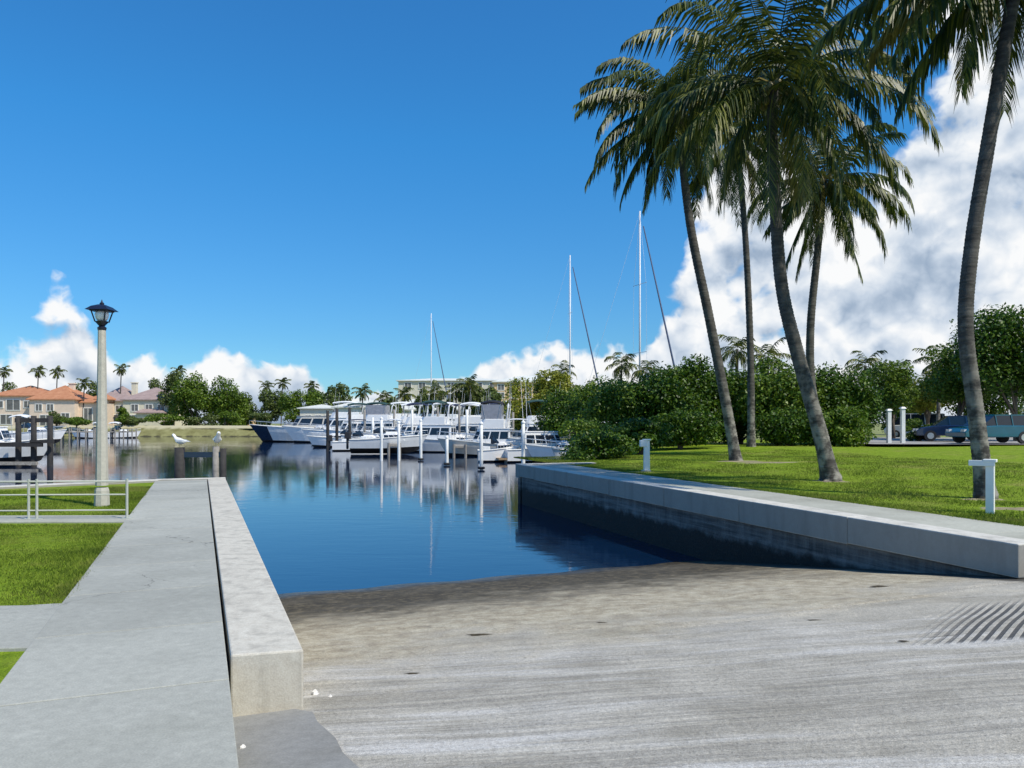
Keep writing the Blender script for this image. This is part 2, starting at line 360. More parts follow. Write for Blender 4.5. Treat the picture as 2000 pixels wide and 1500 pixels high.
M['bark'] = plain('bark', (.13, .105, .08), .9, .4, 12)
M['coco'] = plain('coconut_husk', (.16, .13, .03), .5, .35, 5)
M['gel'] = plain('boat_gelcoat', (.86, .85, .82), .22, .04, 2, coat=.3)
M['gelG'] = plain('boat_gelcoat_grey', (.64, .66, .66), .3, .08, 2)
M['gelB'] = plain('boat_gelcoat_beige', (.62, .58, .50), .3, .08, 2)
M['navy'] = plain('navy_paint', (.012, .016, .035), .25, .2, 2, coat=.3)
M['black'] = plain('black_bottom_paint', (.012, .012, .014), .6, .2, 3)
M['glass'] = plain('tinted_glass', (.015, .025, .04), .08, .2, 1)
M['shade'] = plain('window_shade', (.13, .13, .12), .2, .3, 1)
M['canvasN'] = plain('navy_canvas', (.02, .03, .07), .85, .2, 6)
M['canvasG'] = plain('green_canvas', (.02, .06, .055), .85, .2, 6)
M['canvasB'] = plain('blue_canvas', (.03, .10, .22), .85, .2, 6)
M['canvasW'] = plain('white_canvas', (.72, .73, .72), .8, .06, 6)
M['clear'] = plain('clear_vinyl', (.30, .31, .34), .2, .15, 3)
M['metal'] = plain('aluminium', (.62, .63, .63), .35, .08, 5, metal=.8)
M['mastm'] = plain('mast_paint', (.66, .68, .70), .4, .08, 5)
M['stay'] = plain('dark_sail_cover', (.06, .09, .16), .7, .2, 5)
M['teak'] = plain('teak_deck', (.30, .20, .11), .7, .25, 12)
M['dockw'] = plain('dock_boards', (.30, .275, .235), .85, .3, 10)
M['pilW'] = plain('white_piling_sleeve', (.72, .73, .70), .55, .12, 5)
M['pilD'] = plain('dark_wood_piling', (.032, .03, .028), .85, .4, 8)
M['pilG'] = plain('weathered_grey_piling', (.24, .225, .20), .85, .3, 8)
M['whitecap'] = plain('white_cap', (.82, .82, .78), .5, .05, 3)
M['lampb'] = plain('lantern_metal', (.012, .016, .035), .35, .2, 8)
M['frost'] = plain('frosted_glass', (.90, .92, .95), .3, .05, 3)
M['rail'] = plain('white_rail_paint', (.42, .44, .38), .5, .08, 5)
M['tyre'] = plain('rubber', (.02, .02, .022), .8, .2, 8)
M['teal'] = plain('teal_car_paint', (.008, .10, .15), .2, .1, 2, coat=.8)
M['navyc'] = plain('navy_car_paint', (.01, .025, .07), .2, .1, 2, coat=.8)
M['whitec'] = plain('white_car_paint', (.75, .75, .75), .2, .04, 2, coat=.8)
M['lampglass'] = plain('lamp_lens', (.6, .6, .62), .15, .05, 2)
M['redlens'] = plain('tail_lens', (.35, .01, .01), .2, .1, 2)
M['pink'] = plain('pink_stucco', (.72, .58, .45), .9, .07, 1.5)
M['cream'] = plain('cream_stucco', (.70, .64, .48), .9, .07, 1.5)
M['white_st'] = plain('white_stucco', (.72, .72, .66), .9, .06, 1.5)
M['beige_st'] = plain('beige_stucco', (.66, .62, .50), .9, .10, 1.5)
M['peach'] = plain('peach_stucco', (.72, .50, .28), .9, .08, 1.5)
def tile(name, a, b_):
    m, t, b = mat(name); o = N(t, 'ShaderNodeTexCoord').outputs['Object']
    w = N(t, 'ShaderNodeTexWave'); w.inputs['Scale'].default_value = 2.2; w.inputs['Distortion'].default_value = .6; L(t, o, w.inputs[0])
    n = noise(t, 1.2, 5, .6, vec=o)
    L(t, mixc(t, M_(t, 'MULTIPLY', w.outputs[1], .35), ramp(t, n, [(.3, a), (.7, b_)]), tuple(k*.6 for k in a)), b.inputs['Base Color'])
    b.inputs['Roughness'].default_value = .85; return m
M['tileO'] = tile('orange_roof_tiles', (.42, .17, .08), (.56, .27, .14))
M['tileG'] = tile('grey_pink_roof_tiles', (.30, .22, .20), (.42, .32, .29))
M['tileW'] = tile('pale_roof_tiles', (.60, .62, .56), (.75, .76, .70))
M['trim'] = plain('white_trim', (.78, .77, .72), .6, .04, 3)
M['sand'] = plain('bank_sand', (.40, .35, .22), .95, .35, .8)
def bank_mat():
    m, t, b = mat('far_bank_soil'); o = N(t, 'ShaderNodeTexCoord').outputs['Object']
    sp = N(t, 'ShaderNodeSeparateXYZ'); L(t, o, sp.inputs[0]); n = noise(t, .6, 5, .65, vec=o)
    z = M_(t, 'ADD', sp.outputs[2], M_(t, 'MULTIPLY', M_(t, 'SUBTRACT', n, .5), 1.2))
    c = mixc(t, smooth(t, z, -.1, .6), ramp(t, n, [(.3, (.14, .13, .04)), (.7, (.26, .25, .10))]), (.46, .42, .27))
    c = mixc(t, smooth(t, z, -1.2, -1.5), c, (.05, .045, .02))
    L(t, c, b.inputs['Base Color']); b.inputs['Roughness'].default_value = .95; return m
M['bank'] = bank_mat()
M['bankg'] = plain('bank_grass', (.20, .22, .06), .95, .4, .6)
M['asph'] = plain('parking_asphalt', (.30, .29, .27), .9, .15, 2)
M['shell'] = plain('pale_litter', (.72, .70, .65), .7, .15, 20)
M['weed'] = plain('dried_seaweed', (.05, .04, .022), .9, .4, 30)
M['conf'] = M['postc']

# ------------------------------------------------------------------ plan of the basin
WL = -1.48                                        # water level
u = Vector((-.376, .927, 0)).normalized(); nr = Vector((u.y, -u.x, 0))    # along / right of the left pier
def SR(s, r, z=0): return u*s+nr*r+Vector((0, 0, z))
pw0 = Vector((6.60, 9.93, 0)); pw1 = Vector((.26, 28.9, 0)); v = (pw1-pw0).normalized(); nv_ = Vector((v.y, -v.x, 0))
LW = (pw1-pw0).length
def VW(t, n, z=0): return pw0+v*t+nv_*n+Vector((0, 0, z))

def sheet(name, poly, z, matl, label=None):
    b = MB(); b.add([(x, y, z) for x, y in poly], [tuple(range(len(poly)))]); o = b.build(name, matl); return struct(o, label)
b = MB(); b.add([(-2500, -300, WL), (2500, -300, WL), (2500, 3500, WL), (-2500, 3500, WL)], [(0, 1, 2, 3)])
struct(b.build('water', M['water']))

def grid_sheet(name, fn, nu, nv, matl, smooth=True):
    vs = [fn(i/nu, j/nv) for j in range(nv+1) for i in range(nu+1)]
    fs = [(j*(nu+1)+i, j*(nu+1)+i+1, (j+1)*(nu+1)+i+1, (j+1)*(nu+1)+i) for j in range(nv) for i in range(nu)]
    b = MB(); b.add(vs, fs); return struct(b.build(name, matl, smooth=smooth))
def ramp_z(s, r):
    sl = .122+.018*max(0, min(1, (r-.63)/9.3))
    z = WL+sl*(14.3-s)
    return min(z, .02) if s > -4 else .02
# ramp: from behind the camera down under the water
def rfn(a, c):
    s = -6+c*30; 
    left = .2; 
    t = max(-12, min(LW, (s-6.74)/.999)); pr = VW(t, .25)
    right = pr.dot(nr) if s > 6.4 else 14
    r = left+a*(right-left)
    p = SR(s, r); return (p.x, p.y, ramp_z(s, r)+.012*math.sin(r*3.1+s*1.3)*math.sin(s*1.7))
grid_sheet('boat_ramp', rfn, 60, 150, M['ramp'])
# darker apron strip beside the walk, thicker slab lying 4 mm+ above the ramp
b = MB(); ring = []
rr = random.Random(3)
ed = [(5.42, .60), (5.3, .70), (5.0, .69), (4.6, .74), (4.3, .73), (3.9, .77), (3.4, .76), (2.6, .80), (1, .82), (-3, .85)]
vs = []; 
for s, r in ed:
    for q in (.185, (.185+r)/2, r): 
        p = SR(s, q); vs.append((p.x, p.y, ramp_z(s, q)+.03+.01*(q < .7)))
    p = SR(s, r+.03); vs.append((p.x, p.y, ramp_z(s, r)-.03))
fs = [(i*4+k, i*4+k+1, (i+1)*4+k+1, (i+1)*4+k) for i in range(len(ed)-1) for k in range(3)]
b.add(vs, fs); struct(b.build('ramp_apron', M['apron']))

# left pier walk, cap beam, lawn
def slab(name, pts, z0, z1, m, bevel=.012):
    b = MB(); b.prism([(p.x, p.y) for p in pts], z0, z1); return b.build(name, m, bevel=bevel)
SEND = 23.1
JS = [-3, 0.6, 2.1, 3.6, 5.1, 6.6, 8.1, 9.6, 11.1, 12.6, 14.1, 15.6, 17.1, 18.6, 20.1, 21.6, SEND]
b = MB()
for a, c in zip(JS, JS[1:]):
    q = [SR(a+.009, -1.14), SR(a+.009, .165), SR(c-.009, .165), SR(c-.009, -1.14)]; b.prism([(p.x, p.y) for p in q], -.5, 0)
_m = len(b.f)
q = [SR(-3, -1.13), SR(-3, .155), SR(SEND-.01, .155), SR(SEND-.01, -1.13)]; b.prism([(p.x, p.y) for p in q], -.49, -.02, 1)
M['joint'] = plain('dark_joint', (.06, .055, .045), .95, .3, 20)
struct(b.build('left_pier_walk', [M['walk'], M['joint']], bevel=.006), 'grey concrete walkway running out beside the boat ramp')
b = MB(); q = [SR(5.56, .19), SR(5.50, .665), SR(SEND, .655), SR(SEND, .19)]; b.prism([(p.x, p.y) for p in q], -1.0, .018)
q = [SR(5.6, .27), SR(5.6, .62), SR(SEND-.1, .62), SR(SEND-.1, .27)]; b.prism([(p.x, p.y) for p in q], -3.2, -1.0)
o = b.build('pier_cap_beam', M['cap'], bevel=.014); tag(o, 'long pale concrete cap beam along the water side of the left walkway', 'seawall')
b = MB(); q = [SR(SEND, -1.16), SR(SEND, .66), SR(SEND+.32, .66), SR(SEND+.32, -1.16)]; b.prism([(p.x, p.y) for p in q], -.6, .035)
o = b.build('pier_end_beam', M['capR'], bevel=.014); tag(o, 'white concrete end beam across the far end of the left walkway', 'seawall')
b = MB(); q = [SR(SEND, -1.1), SR(SEND, .6), SR(SEND+.2, .6), SR(SEND+.2, -1.1)]; b.prism([(p.x, p.y) for p in q], -3.2, -.6)
b.build('wall_face', M['wall'], parent=o)
# canal seawall to the left of the pier
cA = Vector((-9.62, 20.9, 0)); cB = Vector((-30, 5.5, 0)); cdv = (cB-cA).normalized(); cn = Vector((-cdv.y, cdv.x, 0))
if cn.y < 0: cn = -cn
b = MB(); q = [cA, cB, cB+cn*.45, cA+cn*.45]; b.prism([(p.x, p.y) for p in q], -.5, .03)
o = b.build('canal_seawall', M['capR'], bevel=.012); tag(o, 'pale concrete seawall cap beyond the railing on the left lawn', 'seawall')
b = MB(); q = [cA+cn*.1, cB+cn*.1, cB+cn*.35, cA+cn*.35]; b.prism([(p.x, p.y) for p in q], -3.2, -.5); b.build('wall_face', M['wall'], parent=o)
# left lawn sheet
pl = [SR(-6, -1.0), SR(SEND, -1.0), cA, cB, Vector((-40, -2, 0)), Vector((-40, -10, 0))]
sheet('left_lawn', [(p.x, p.y) for p in pl], -.03, M['lawn'])
# narrow curb path under the railing, side walk branching left
b = MB(); q = [W(300, 13.3), W(300, 12.45), W(-800, 12.25), W(-800, 13.1)]; b.prism([(p.x, p.y) for p in q], -.3, -.004)
struct(b.build('narrow_path', M['walk2'], bevel=.01), 'narrow pale concrete path under the railing')
b = MB(); q = [W(170, 6.85), W(100, 6.80), W(50, 6.74), W(-300, 6.65), W(-900, 6.5), W(-900, 5.3), W(-300, 5.38), W(10, 5.46), W(48, 5.47), W(90, 5.46)]
b.prism([(p.x, p.y) for p in q], -.3, -.004); struct(b.build('side_path', M['walk'], bevel=.006), 'grey concrete side path branching left off the walkway')
# right seawall
CAPD = -.44
b = MB(); cj = [.05, 3.1, 6.15, 9.2, 12.25, 15.3, 18.35, LW]; rc = random.Random(8)
for a_, c_ in zip(cj, cj[1:]):
    e = rc.uniform(-.006, .006); q = [VW(a_+.005, e), VW(c_-.005, e), VW(c_-.005, .46), VW(a_+.005, .46)]; b.prism([(p.x, p.y) for p in q], CAPD+rc.uniform(-.01, .01), .02+rc.uniform(-.003, .003))
q = [VW(.08, .02), VW(LW-.03, .02), VW(LW-.03, .44), VW(.08, .44)]; b.prism([(p.x, p.y) for p in q], CAPD+.02, .0)
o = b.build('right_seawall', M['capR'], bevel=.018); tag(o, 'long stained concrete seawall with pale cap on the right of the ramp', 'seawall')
b = MB(); q = [VW(.15, .09), VW(LW-.08, .09), VW(LW-.08, .42), VW(.15, .42)]; b.prism([(p.x, p.y) for p in q], -3.4, CAPD)
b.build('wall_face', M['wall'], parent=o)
b = MB()
jt = [-14+1.5*i for i in range(24)]
for a, c in zip(jt, jt[1:]):
    c = min(c, LW)
    if a >= LW: break
    q = [VW(a+.006, .47), VW(c-.006, .47), VW(c-.006, 1.85), VW(a+.006, 1.85)]; b.prism([(p.x, p.y) for p in q], -.3, .0)
q = [VW(-14, .48), VW(LW-.01, .48), VW(LW-.01, 1.84), VW(-14, 1.84)]; b.prism([(p.x, p.y) for p in q], -.29, -.012)
struct(b.build('right_walk', M['walk2'], bevel=.006), 'pale concrete walkway behind the right seawall cap')
# return of the wall at its far end (turning right) 
b = MB(); q = [VW(LW, 0), VW(LW, 3.6), VW(LW-.45, 3.6), VW(LW-.45, .47)]
q = [VW(LW+.01, 0), VW(LW+.01, 3.2), VW(LW+.42, 3.2), VW(LW+.42, 0)]; b.prism([(p.x, p.y) for p in q], -.5, .03)
o = b.build('seawall_return', M['capR'], bevel=.015); tag(o, 'short pale concrete return at the far tip of the right seawall', 'seawall')
b = MB(); q = [VW(LW+.06, .08), VW(LW+.06, 3.1), VW(LW+.34, 3.1), VW(LW+.34, .08)]; b.prism([(p.x, p.y) for p in q], -3.2, -.5); b.build('wall_face', M['wall'], parent=o)
# right lawn (gentle mound) : strips along the wall direction
def lawn_h(n, t=0):
    k = max(0, min(1, (n-1.8)/20)); return -.02+.30*k*k*(3-2*k)
def lfn(a, c):
    n = 1.83+(a**1.6)*70; t = -20+c*(66)
    p = VW(t, n)
    z = lawn_h(n)+.05*math.sin(n*.5+t*.2)*min(1, (n-1.8)/4)
    # shore side edge: let the ground drop into the basin beyond the wall tip
    edge = max(0, (t-LW-.1)-(n-1.8)*1.30)
    z -= edge*.6
    return (p.x, p.y, max(z, -3))
grid_sheet('right_lawn', lfn, 70, 110, M['lawn'])
# land behind the marina and across the canal
far = [(3.5, 62), (9, 88), (-14, 104), (-34, 128), (-36, 168), (-150, 176), (-600, 190), (-900, 900), (900, 900), (600, 30), (70, 30), (60, 45), (30, 50), (14, 50)]
b = MB()
vs = [(x, y, .25) for x, y in far]; b.add(vs, [tuple(range(len(far)))])
struct(b.build('far_ground', M['bankg']))
def bank(name, pts, z1, w, m):
    b = MB(); vs = []
    for i, (x, y) in enumerate(pts):
        vs += [(x, y-w, WL-.4), (x, y-w*.75, WL+.25), (x, y, z1), (x, y+6, z1-.05)]
    fs = [(i*4+k, (i+1)*4+k, (i+1)*4+k+1, i*4+k+1) for i in range(len(pts)-1) for k in range(3)]
    b.add(vs, fs); return struct(b.build(name, m, smooth=True))
rb = random.Random(5)
pts = [(-190+i*4, 172-(.03*i)+rb.uniform(-.8, .8)) for i in range(43)]
bank('far_bank', pts, .9, 5, M['bank'])
bank('marina_bank', [(-36, 129), (-28, 120), (-20, 110), (-12, 103), (0, 96), (9, 89), (16, 80)], .3, 2.5, M['bankg'])
# parking area at the right
q = [(20, 42.5), (60, 40), (80, 62), (20, 62)]
b = MB(); b.add([(x, y, .40) for x, y in q], [(0, 1, 2, 3)]); struct(b.build('parking_area', M['asph']))

# ------------------------------------------------------------------ grass blades (left lawn, edges of right lawn)
def blades(name, n, region, h, w, seed, zf):
    g = np.random.default_rng(seed); P = region(g, n); n = len(P)
    ang = g.uniform(0, 2*np.pi, n); hh = h*g.uniform(.4, 1.4, n)*(.8+.45*np.sin(P[:, 0]*2.1+np.sin(P[:, 1]*1.7))*np.sin(P[:, 1]*1.3+1.2*np.sin(P[:, 0]*.9))); lean = g.normal(0, .5, (n, 2))*hh[:, None]
    dx = np.cos(ang)*w/2; dy = np.sin(ang)*w/2; z = zf(P)
    V = np.empty((n, 3, 3)); V[:, 0] = np.c_[P[:, 0]-dx, P[:, 1]-dy, z]; V[:, 1] = np.c_[P[:, 0]+dx, P[:, 1]+dy, z]
    V[:, 2] = np.c_[P[:, 0]+lean[:, 0], P[:, 1]+lean[:, 1], z+hh]
    o = npmesh(name, V.reshape(-1, 3), np.arange(3*n).reshape(-1, 3), M['blade']); o['kind'] = 'stuff'; o['label'] = 'short green lawn grass blades'; return o
un, nn2 = np.array(u[:2]), np.array(nr[:2])
def regL(g, n):
    s = g.uniform(4.0, 21.5, n)**1.0; r = -1.13+np.abs(g.normal(0, .012, n))-g.uniform(0, 1, n)**1.4*9
    P = s[:, None]*un+r[:, None]*nn2
    d = P[:, 1]; px = 1000+F*P[:, 0]/d
    k = (px > -120) & ~((d > 5.38) & (d < 6.72) & (px < 200)) & ~((d > 12.2) & (d < 13.4)) & ~((s > 4.5) & (s < 7.6) & (r > -1.45) & (d < 7.2))
    cd_ = np.array([cA.x, cA.y]); k &= ((P-cd_)@np.array([cn.x, cn.y]) < -.1) & ~((px < 70) & (px > 0) & (d > 5.2) & (d < 5.4))
    return P[k]
blades('lawn_grass', 230000, regL, .045, .012, 1, lambda P: np.full(len(P), -.035))
pv, vv, nvv = np.array(pw0[:2]), np.array(v[:2]), np.array(nv_[:2])
def regR(g, n):
    t = g.uniform(-3, 26, n); q = 1.84-np.abs(g.normal(0, .02, n))+g.uniform(0, 1, n)**2*14
    P = pv+t[:, None]*vv+q[:, None]*nvv; k = np.ones(len(P), bool)
    for px, d, rx, ry in ((1445, 29.6, 1.1, .9), (1500, 28.5, 1.5, .7), (1622, 21.4, .75, .6), (1922, 16.1, .7, .55), (1985, 14.2, .9, .5), (1240, 25.2, .8, .4)):
        e = np.hypot((P[:, 0]-(px-1000)/F*d)/rx, (P[:, 1]-d)/ry); k &= ~((e < 1.0+g.normal(0, .18, len(P))) & (g.uniform(0, 1, len(P)) < .93))
    return P[k]
def zr(P):
    q = (P-pv)@nvv; t = (P-pv)@vv; k = np.clip((q-1.8)/20, 0, 1)
    return -.02+.30*k*k*(3-2*k)+.05*np.sin(q*.5+t*.2)*np.minimum(1, (q-1.8)/4)-.01
blades('lawn_grass', 200000, regR, .06, .018, 2, zr)

M['soil'] = plain('dry_soil', (.27, .23, .13), .95, .35, 3)
SOIL = []
def zr1(x, y): return float(zr(np.array([[x, y]]))[0])
for i, (px, d, rx, ry) in enumerate(((1445, 29.6, 1.1, .9), (1500, 28.5, 1.5, .7), (1622, 21.4, .75, .6), (1922, 16.1, .7, .55), (1985, 14.2, .9, .5), (1240, 25.2, .8, .4))):
    c = W(px, d); rg = random.Random(40+i); b = MB(); n = 28; vs = []
    ph = [rg.uniform(0, 6.28) for _ in range(3)]
    def rad(a): return 1+.22*math.sin(2*a+ph[0])+.14*math.sin(5*a+ph[1])+.08*math.sin(9*a+ph[2])
    for f in (0, .35, .7, 1):
        for k_ in range(n):
            a = k_/n*6.283; x = c.x+math.cos(a)*rx*rad(a)*f; y = c.y+math.sin(a)*ry*rad(a)*f; vs.append((x, y, zr1(x, y)+.022-.03*f*f))
    b.add(vs, [(j*n+k_, j*n+(k_+1) % n, (j+1)*n+(k_+1) % n, (j+1)*n+k_) for j in range(3) for k_ in range(n)])
    struct(b.build('bare_soil', M['soil']))
# ------------------------------------------------------------------ palms
def frond_geo(rng, az, el0, Lf, droop, nl, ll, lw, hang, V, Fc, base):
    """rachis bends down along its length; leaflets leave both sides and hang"""
    p = Vector(base); el = el0; n = 14; pts = [p.copy()]; tans = []
    side0 = Vector((math.cos(az), -math.sin(az), 0))       # horizontal, across the frond
    tw = rng.uniform(-.35, .15); gap = rng.choice((.03, .06, .12, .22)); tear = rng.uniform(.2, .9)
    for i in range(n):
        t = Vector((math.sin(az)*math.cos(el), math.cos(az)*math.cos(el), math.sin(el)))
        tans.append(t); p = p+t*(Lf/n); pts.append(p.copy()); el -= droop/n*(.5+1.3*i/n); el = max(el, R(-88)); az += tw/n
    tans.append(tans[-1])
    # rachis as a thin 3-sided rod
    o = len(V)
    for i, q in enumerate(pts):
        r = .028*(1-i/(n+1.5))*(Lf/4.5)
        sd_ = side0; upv = tans[i].cross(sd_).normalized()
        for a in (0, 2.1, 4.2): V.append(tuple(q+sd_*math.cos(a)*r+upv*math.sin(a)*r))
    for i in range(n):
        for k in range(3): Fc.append((o+i*3+k, o+i*3+(k+1) % 3, o+(i+1)*3+(k+1) % 3, o+(i+1)*3+k))
    for j in range(nl):
        f = .10+.90*(j+.5)/nl; x = f*n; i = min(int(x), n-1); q = pts[i].lerp(pts[i+1], x-i); t = tans[i]
        Lq = ll*(math.sin(math.pi*min(1, .12+.80*f))**.6)*rng.uniform(.7, 1.15)*(.72 if abs(f-tear) < .06 else 1)
        for sgn in (-1, 1):
            if rng.random() < gap: continue
            fw = .35+.55*f
            d1 = (side0*sgn*(1-hang*.35)+t*fw+Vector((0, 0, -.15-hang*.55+rng.uniform(-.2, .2)))).normalized()
            d2 = (d1*.8+Vector((0, 0, -.55-hang*.6))).normalized()
            a = q; bq = a+d1*Lq*.45; c = bq+d2*Lq*.55
            wv = t.cross(d1)
            wdir = (t*.8+Vector((0, 0, .35))).normalized()*lw*.5*rng.uniform(.8, 1.2)
            o = len(V); V += [tuple(a-wdir*.5), tuple(a+wdir*.5), tuple(bq+wdir), tuple(bq-wdir), tuple(c+wdir*.15), tuple(c-wdir*.15)]
            Fc.append((o, o+1, o+2, o+3)); Fc.append((o+3, o+2, o+4, o+5))
def palm(name, pts, rads, label, seed, nf, Lf, group='coconut palms on the right lawn', extra=(), nl=58, ll=1.0, lw=.075, coco=True, rings=True, skirt=.35, yellow=3, ztop=80):
    rng = random.Random(seed)
    base = Vector(pts[0]); root = empty(name, base, 0, label, 'palm tree', group)
    # smooth trunk path
    P = [Vector(p)-base for p in pts]; C = []
    for i in range(len(P)-1):
        p0, p1, p2, p3 = P[max(i-1, 0)], P[i], P[i+1], P[min(i+2, len(P)-1)]
        for k in range(8):
            t = k/8; C.append(.5*((2*p1)+(p2-p0)*t+(2*p0-5*p1+4*p2-p3)*t*t+(3*p1-p0-3*p2+p3)*t**3))
    C.append(P[-1])
    D_ = []; Rd = []
    for i in range(len(C)-1):
        for k in range(6 if rings else 1):
            t = (i+k/6)/(len(C)-1); D_.append(C[i].lerp(C[i+1], k/6))
            r = rads[0]+(rads[1]-rads[0])*t+rads[0]*.45*math.exp(-t*22)
            Rd.append(r*(1+(.035 if (k % 2) else -.02) if rings else 1)*rng.uniform(.98, 1.02))
    D_.append(C[-1]); Rd.append(rads[1]*.9)
    b = MB(); b.tube([D_[0]-Vector((0, 0, .3))]+D_, [Rd[0]*1.1]+Rd, 12 if rings else 6)
    b.build('trunk', M['trunk'], root, smooth=True)
    top = C[-1]
    V = []; Fc = []; VY = []; FY = []
    for i in range(nf):
        f = i/(nf-1); az = i*2.39996+rng.uniform(-.3, .3)
        el = R(ztop-(ztop+48)*f**.8+rng.uniform(-9, 9)); el = max(el, R(-60))
        Lr = Lf*rng.uniform(.85, 1.08)*(.78+.22*math.sin(math.pi*min(1, f+.25)))
        tgt = (VY, FY) if (yellow and i in rng.sample(range(nf//2, nf), yellow)) else (V, Fc)
        frond_geo(rng, az, el, Lr, R(rng.uniform(50, 120))*(1-.25*f), nl, ll, lw, skirt+.5*f, *tgt, top+Vector((0, 0, .12-.25*f)))
    for (az, el, Lr, dr) in extra:
        frond_geo(rng, R(az), R(el), Lr, R(dr), nl, ll, lw, .7, V, Fc, top)
    def mk(nm, V, Fc, m):
        me = bpy.data.meshes.new(nm); me.from_pydata(V, [], Fc); me.materials.append(m); o = bpy.data.objects.new(nm, me); col.objects.link(o); o.parent = root; return o
    mk('crown', V, Fc, M['palm'])
    if VY: mk('yellowing_frond', VY, FY, M['palmY'])
    if coco:
        b = MB()
        for i in range(16):
            a = rng.uniform(0, 6.28); rr_ = rng.uniform(.2, .42); c = top+Vector((math.cos(a)*rr_, math.sin(a)*rr_, rng.uniform(-.55, -.05)))
            rg = [[c+Vector((math.cos(q)*.11*math.sin(h), math.sin(q)*.11*math.sin(h), .14*math.cos(h))) for q in [k*1.0472 for k in range(6)]] for h in (.25, .9, 1.57, 2.2, 2.9)]
            b.loft(rg)
        b.build('coconut_cluster', M['coco'], root, smooth=True)
        b = MB()
        for i in range(5):
            a = rng.uniform(0, 6.28); e = [top, top+Vector((math.cos(a)*.4, math.sin(a)*.4, .25)), top+Vector((math.cos(a)*.8, math.sin(a)*.8, .05)), top+Vector((math.cos(a)*.95, math.sin(a)*.95, -.35))]
            b.tube(e, [.04, .04, .07, .02], 5)
            for k in range(14):
                q = e[2]+Vector((rng.uniform(-.25, .25), rng.uniform(-.25, .25), rng.uniform(-.35, .1))); b.tube([e[1].lerp(e[2], rng.random()), q], [.015, .008], 3)
        b.build('flower_stalk', M['grassDry'], root)
    return root
palm('palm_tree', [WZ(1438, 905, 30), WZ(1420, 800, 30), WZ(1385, 620, 30), WZ(1350, 450, 30), WZ(1332, 300, 30), WZ(1330, 215, 30)], (.21, .13),
     'coconut palm with a slim trunk curving left, leftmost of the palms on the lawn', 11, 32, 4.4,
     extra=[(-92, -20, 4.9, 45), (-82, -42, 4.3, 35), (-70, -62, 4.0, 15), (-100, -5, 4.6, 70), (-88, 30, 4.4, 75), (-80, 48, 4.4, 85), (-85, 5, 4.6, 105), (-70, -25, 4.2, 60), (-95, 30, 4.2, 70), (-60, -55, 3.6, 25), (-110, -20, 4.4, 70), (30, -50, 4.2, 30), (80, -62, 3.8, 20)])
palm('palm_tree', [WZ(1467, 878, 42), WZ(1466, 700, 42), WZ(1458, 500, 42), WZ(1446, 340, 42), WZ(1440, 270, 42)], (.20, .13),
     'straight thin coconut palm standing furthest back, its foot against the hedge', 23, 28, 4.8,
     extra=[(-150, -70, 4.6, 14), (20, -72, 4.6, 10), (120, -60, 4, 20), (-40, -66, 4, 15)])
palm('palm_tree', [WZ(1622, 935, 21.5), WZ(1600, 840, 21.5), WZ(1560, 700, 21.5), WZ(1527, 560, 21.5), WZ(1513, 380, 21.5), WZ(1508, 250, 21.5), WZ(1512, 165, 21.5)], (.215, .13),
     'thickest coconut palm with a trunk bending left from its foot, centre of the group', 37, 36, 5.0, ll=1.05, lw=.065,
     extra=[(82, 22, 5.6, 60), (75, 38, 5.6, 65), (100, 10, 5.2, 80), (60, 50, 5, 60), (-80, 12, 4.6, 85), (-95, 45, 4.8, 80), (95, -15, 4.8, 60), (150, -35, 4, 50)])
palm('palm_tree', [WZ(1612, 880, 33), WZ(1586, 760, 33), WZ(1583, 640, 33), WZ(1596, 500, 33), WZ(1606, 400, 33), WZ(1610, 350, 33)], (.19, .12),
     'coconut palm crossing behind the thick one, with the lowest crown of the group', 51, 28, 4.3,
     extra=[(75, 20, 4.8, 95), (90, 5, 4.6, 80), (100, -30, 4.4, 60), (120, -68, 4.6, 8), (-80, -62, 4.4, 12), (-60, -70, 4.2, 10), (170, -50, 4, 30)])
palm('palm_tree', [WZ(1925, 968, 16.3), WZ(1905, 800, 16.3), WZ(1886, 640, 16.3), WZ(1898, 480, 16.3), WZ(1930, 280, 16.3), WZ(1962, 90, 16.3), WZ(1985, -40, 16.3), WZ(1996, -130, 16.3)], (.165, .125),
     'tall coconut palm at the right edge of the lawn, its crown above the picture', 68, 30, 4.6,
     extra=[(-88, -18, 4.4, 42), (-100, -32, 4.3, 30), (-70, -8, 4.6, 40), (-110, -5, 4.6, 50), (-80, 5, 4.6, 60), (-95, -62, 3.8, 12), (-70, -45, 4.2, 25)])

# ------------------------------------------------------------------ leafy trees
def leaf_cloud(rng, cents, rads, n, size):
    """leaf-sized quads on and inside many clumps"""
    K = len(cents); w = rads.prod(1)**(2/3); w = w/w.sum()
    k = rng.choice(K, n, p=w)
    d = rng.normal(size=(n, 3)); d /= np.linalg.norm(d, axis=1)[:, None]
    rad = rng.uniform(.25, 1, n)**.45*rng.uniform(.85, 1.12, n)
    P = cents[k]+d*rads[k]*rad[:, None]
    nrm = d*.6+rng.normal(size=(n, 3))*.6+np.array([0, 0, .35]); nrm /= np.linalg.norm(nrm, axis=1)[:, None]
    a = np.cross(nrm, rng.normal(size=(n, 3))); a /= np.linalg.norm(a, axis=1)[:, None]; b_ = np.cross(nrm, a)
    s = size*rng.uniform(.6, 1.3, n)[:, None]
    V = np.stack([P-a*s*.5, P-b_*s*.28, P+a*s*.5, P+b_*s*.28], 1)
    return V.reshape(-1, 3)
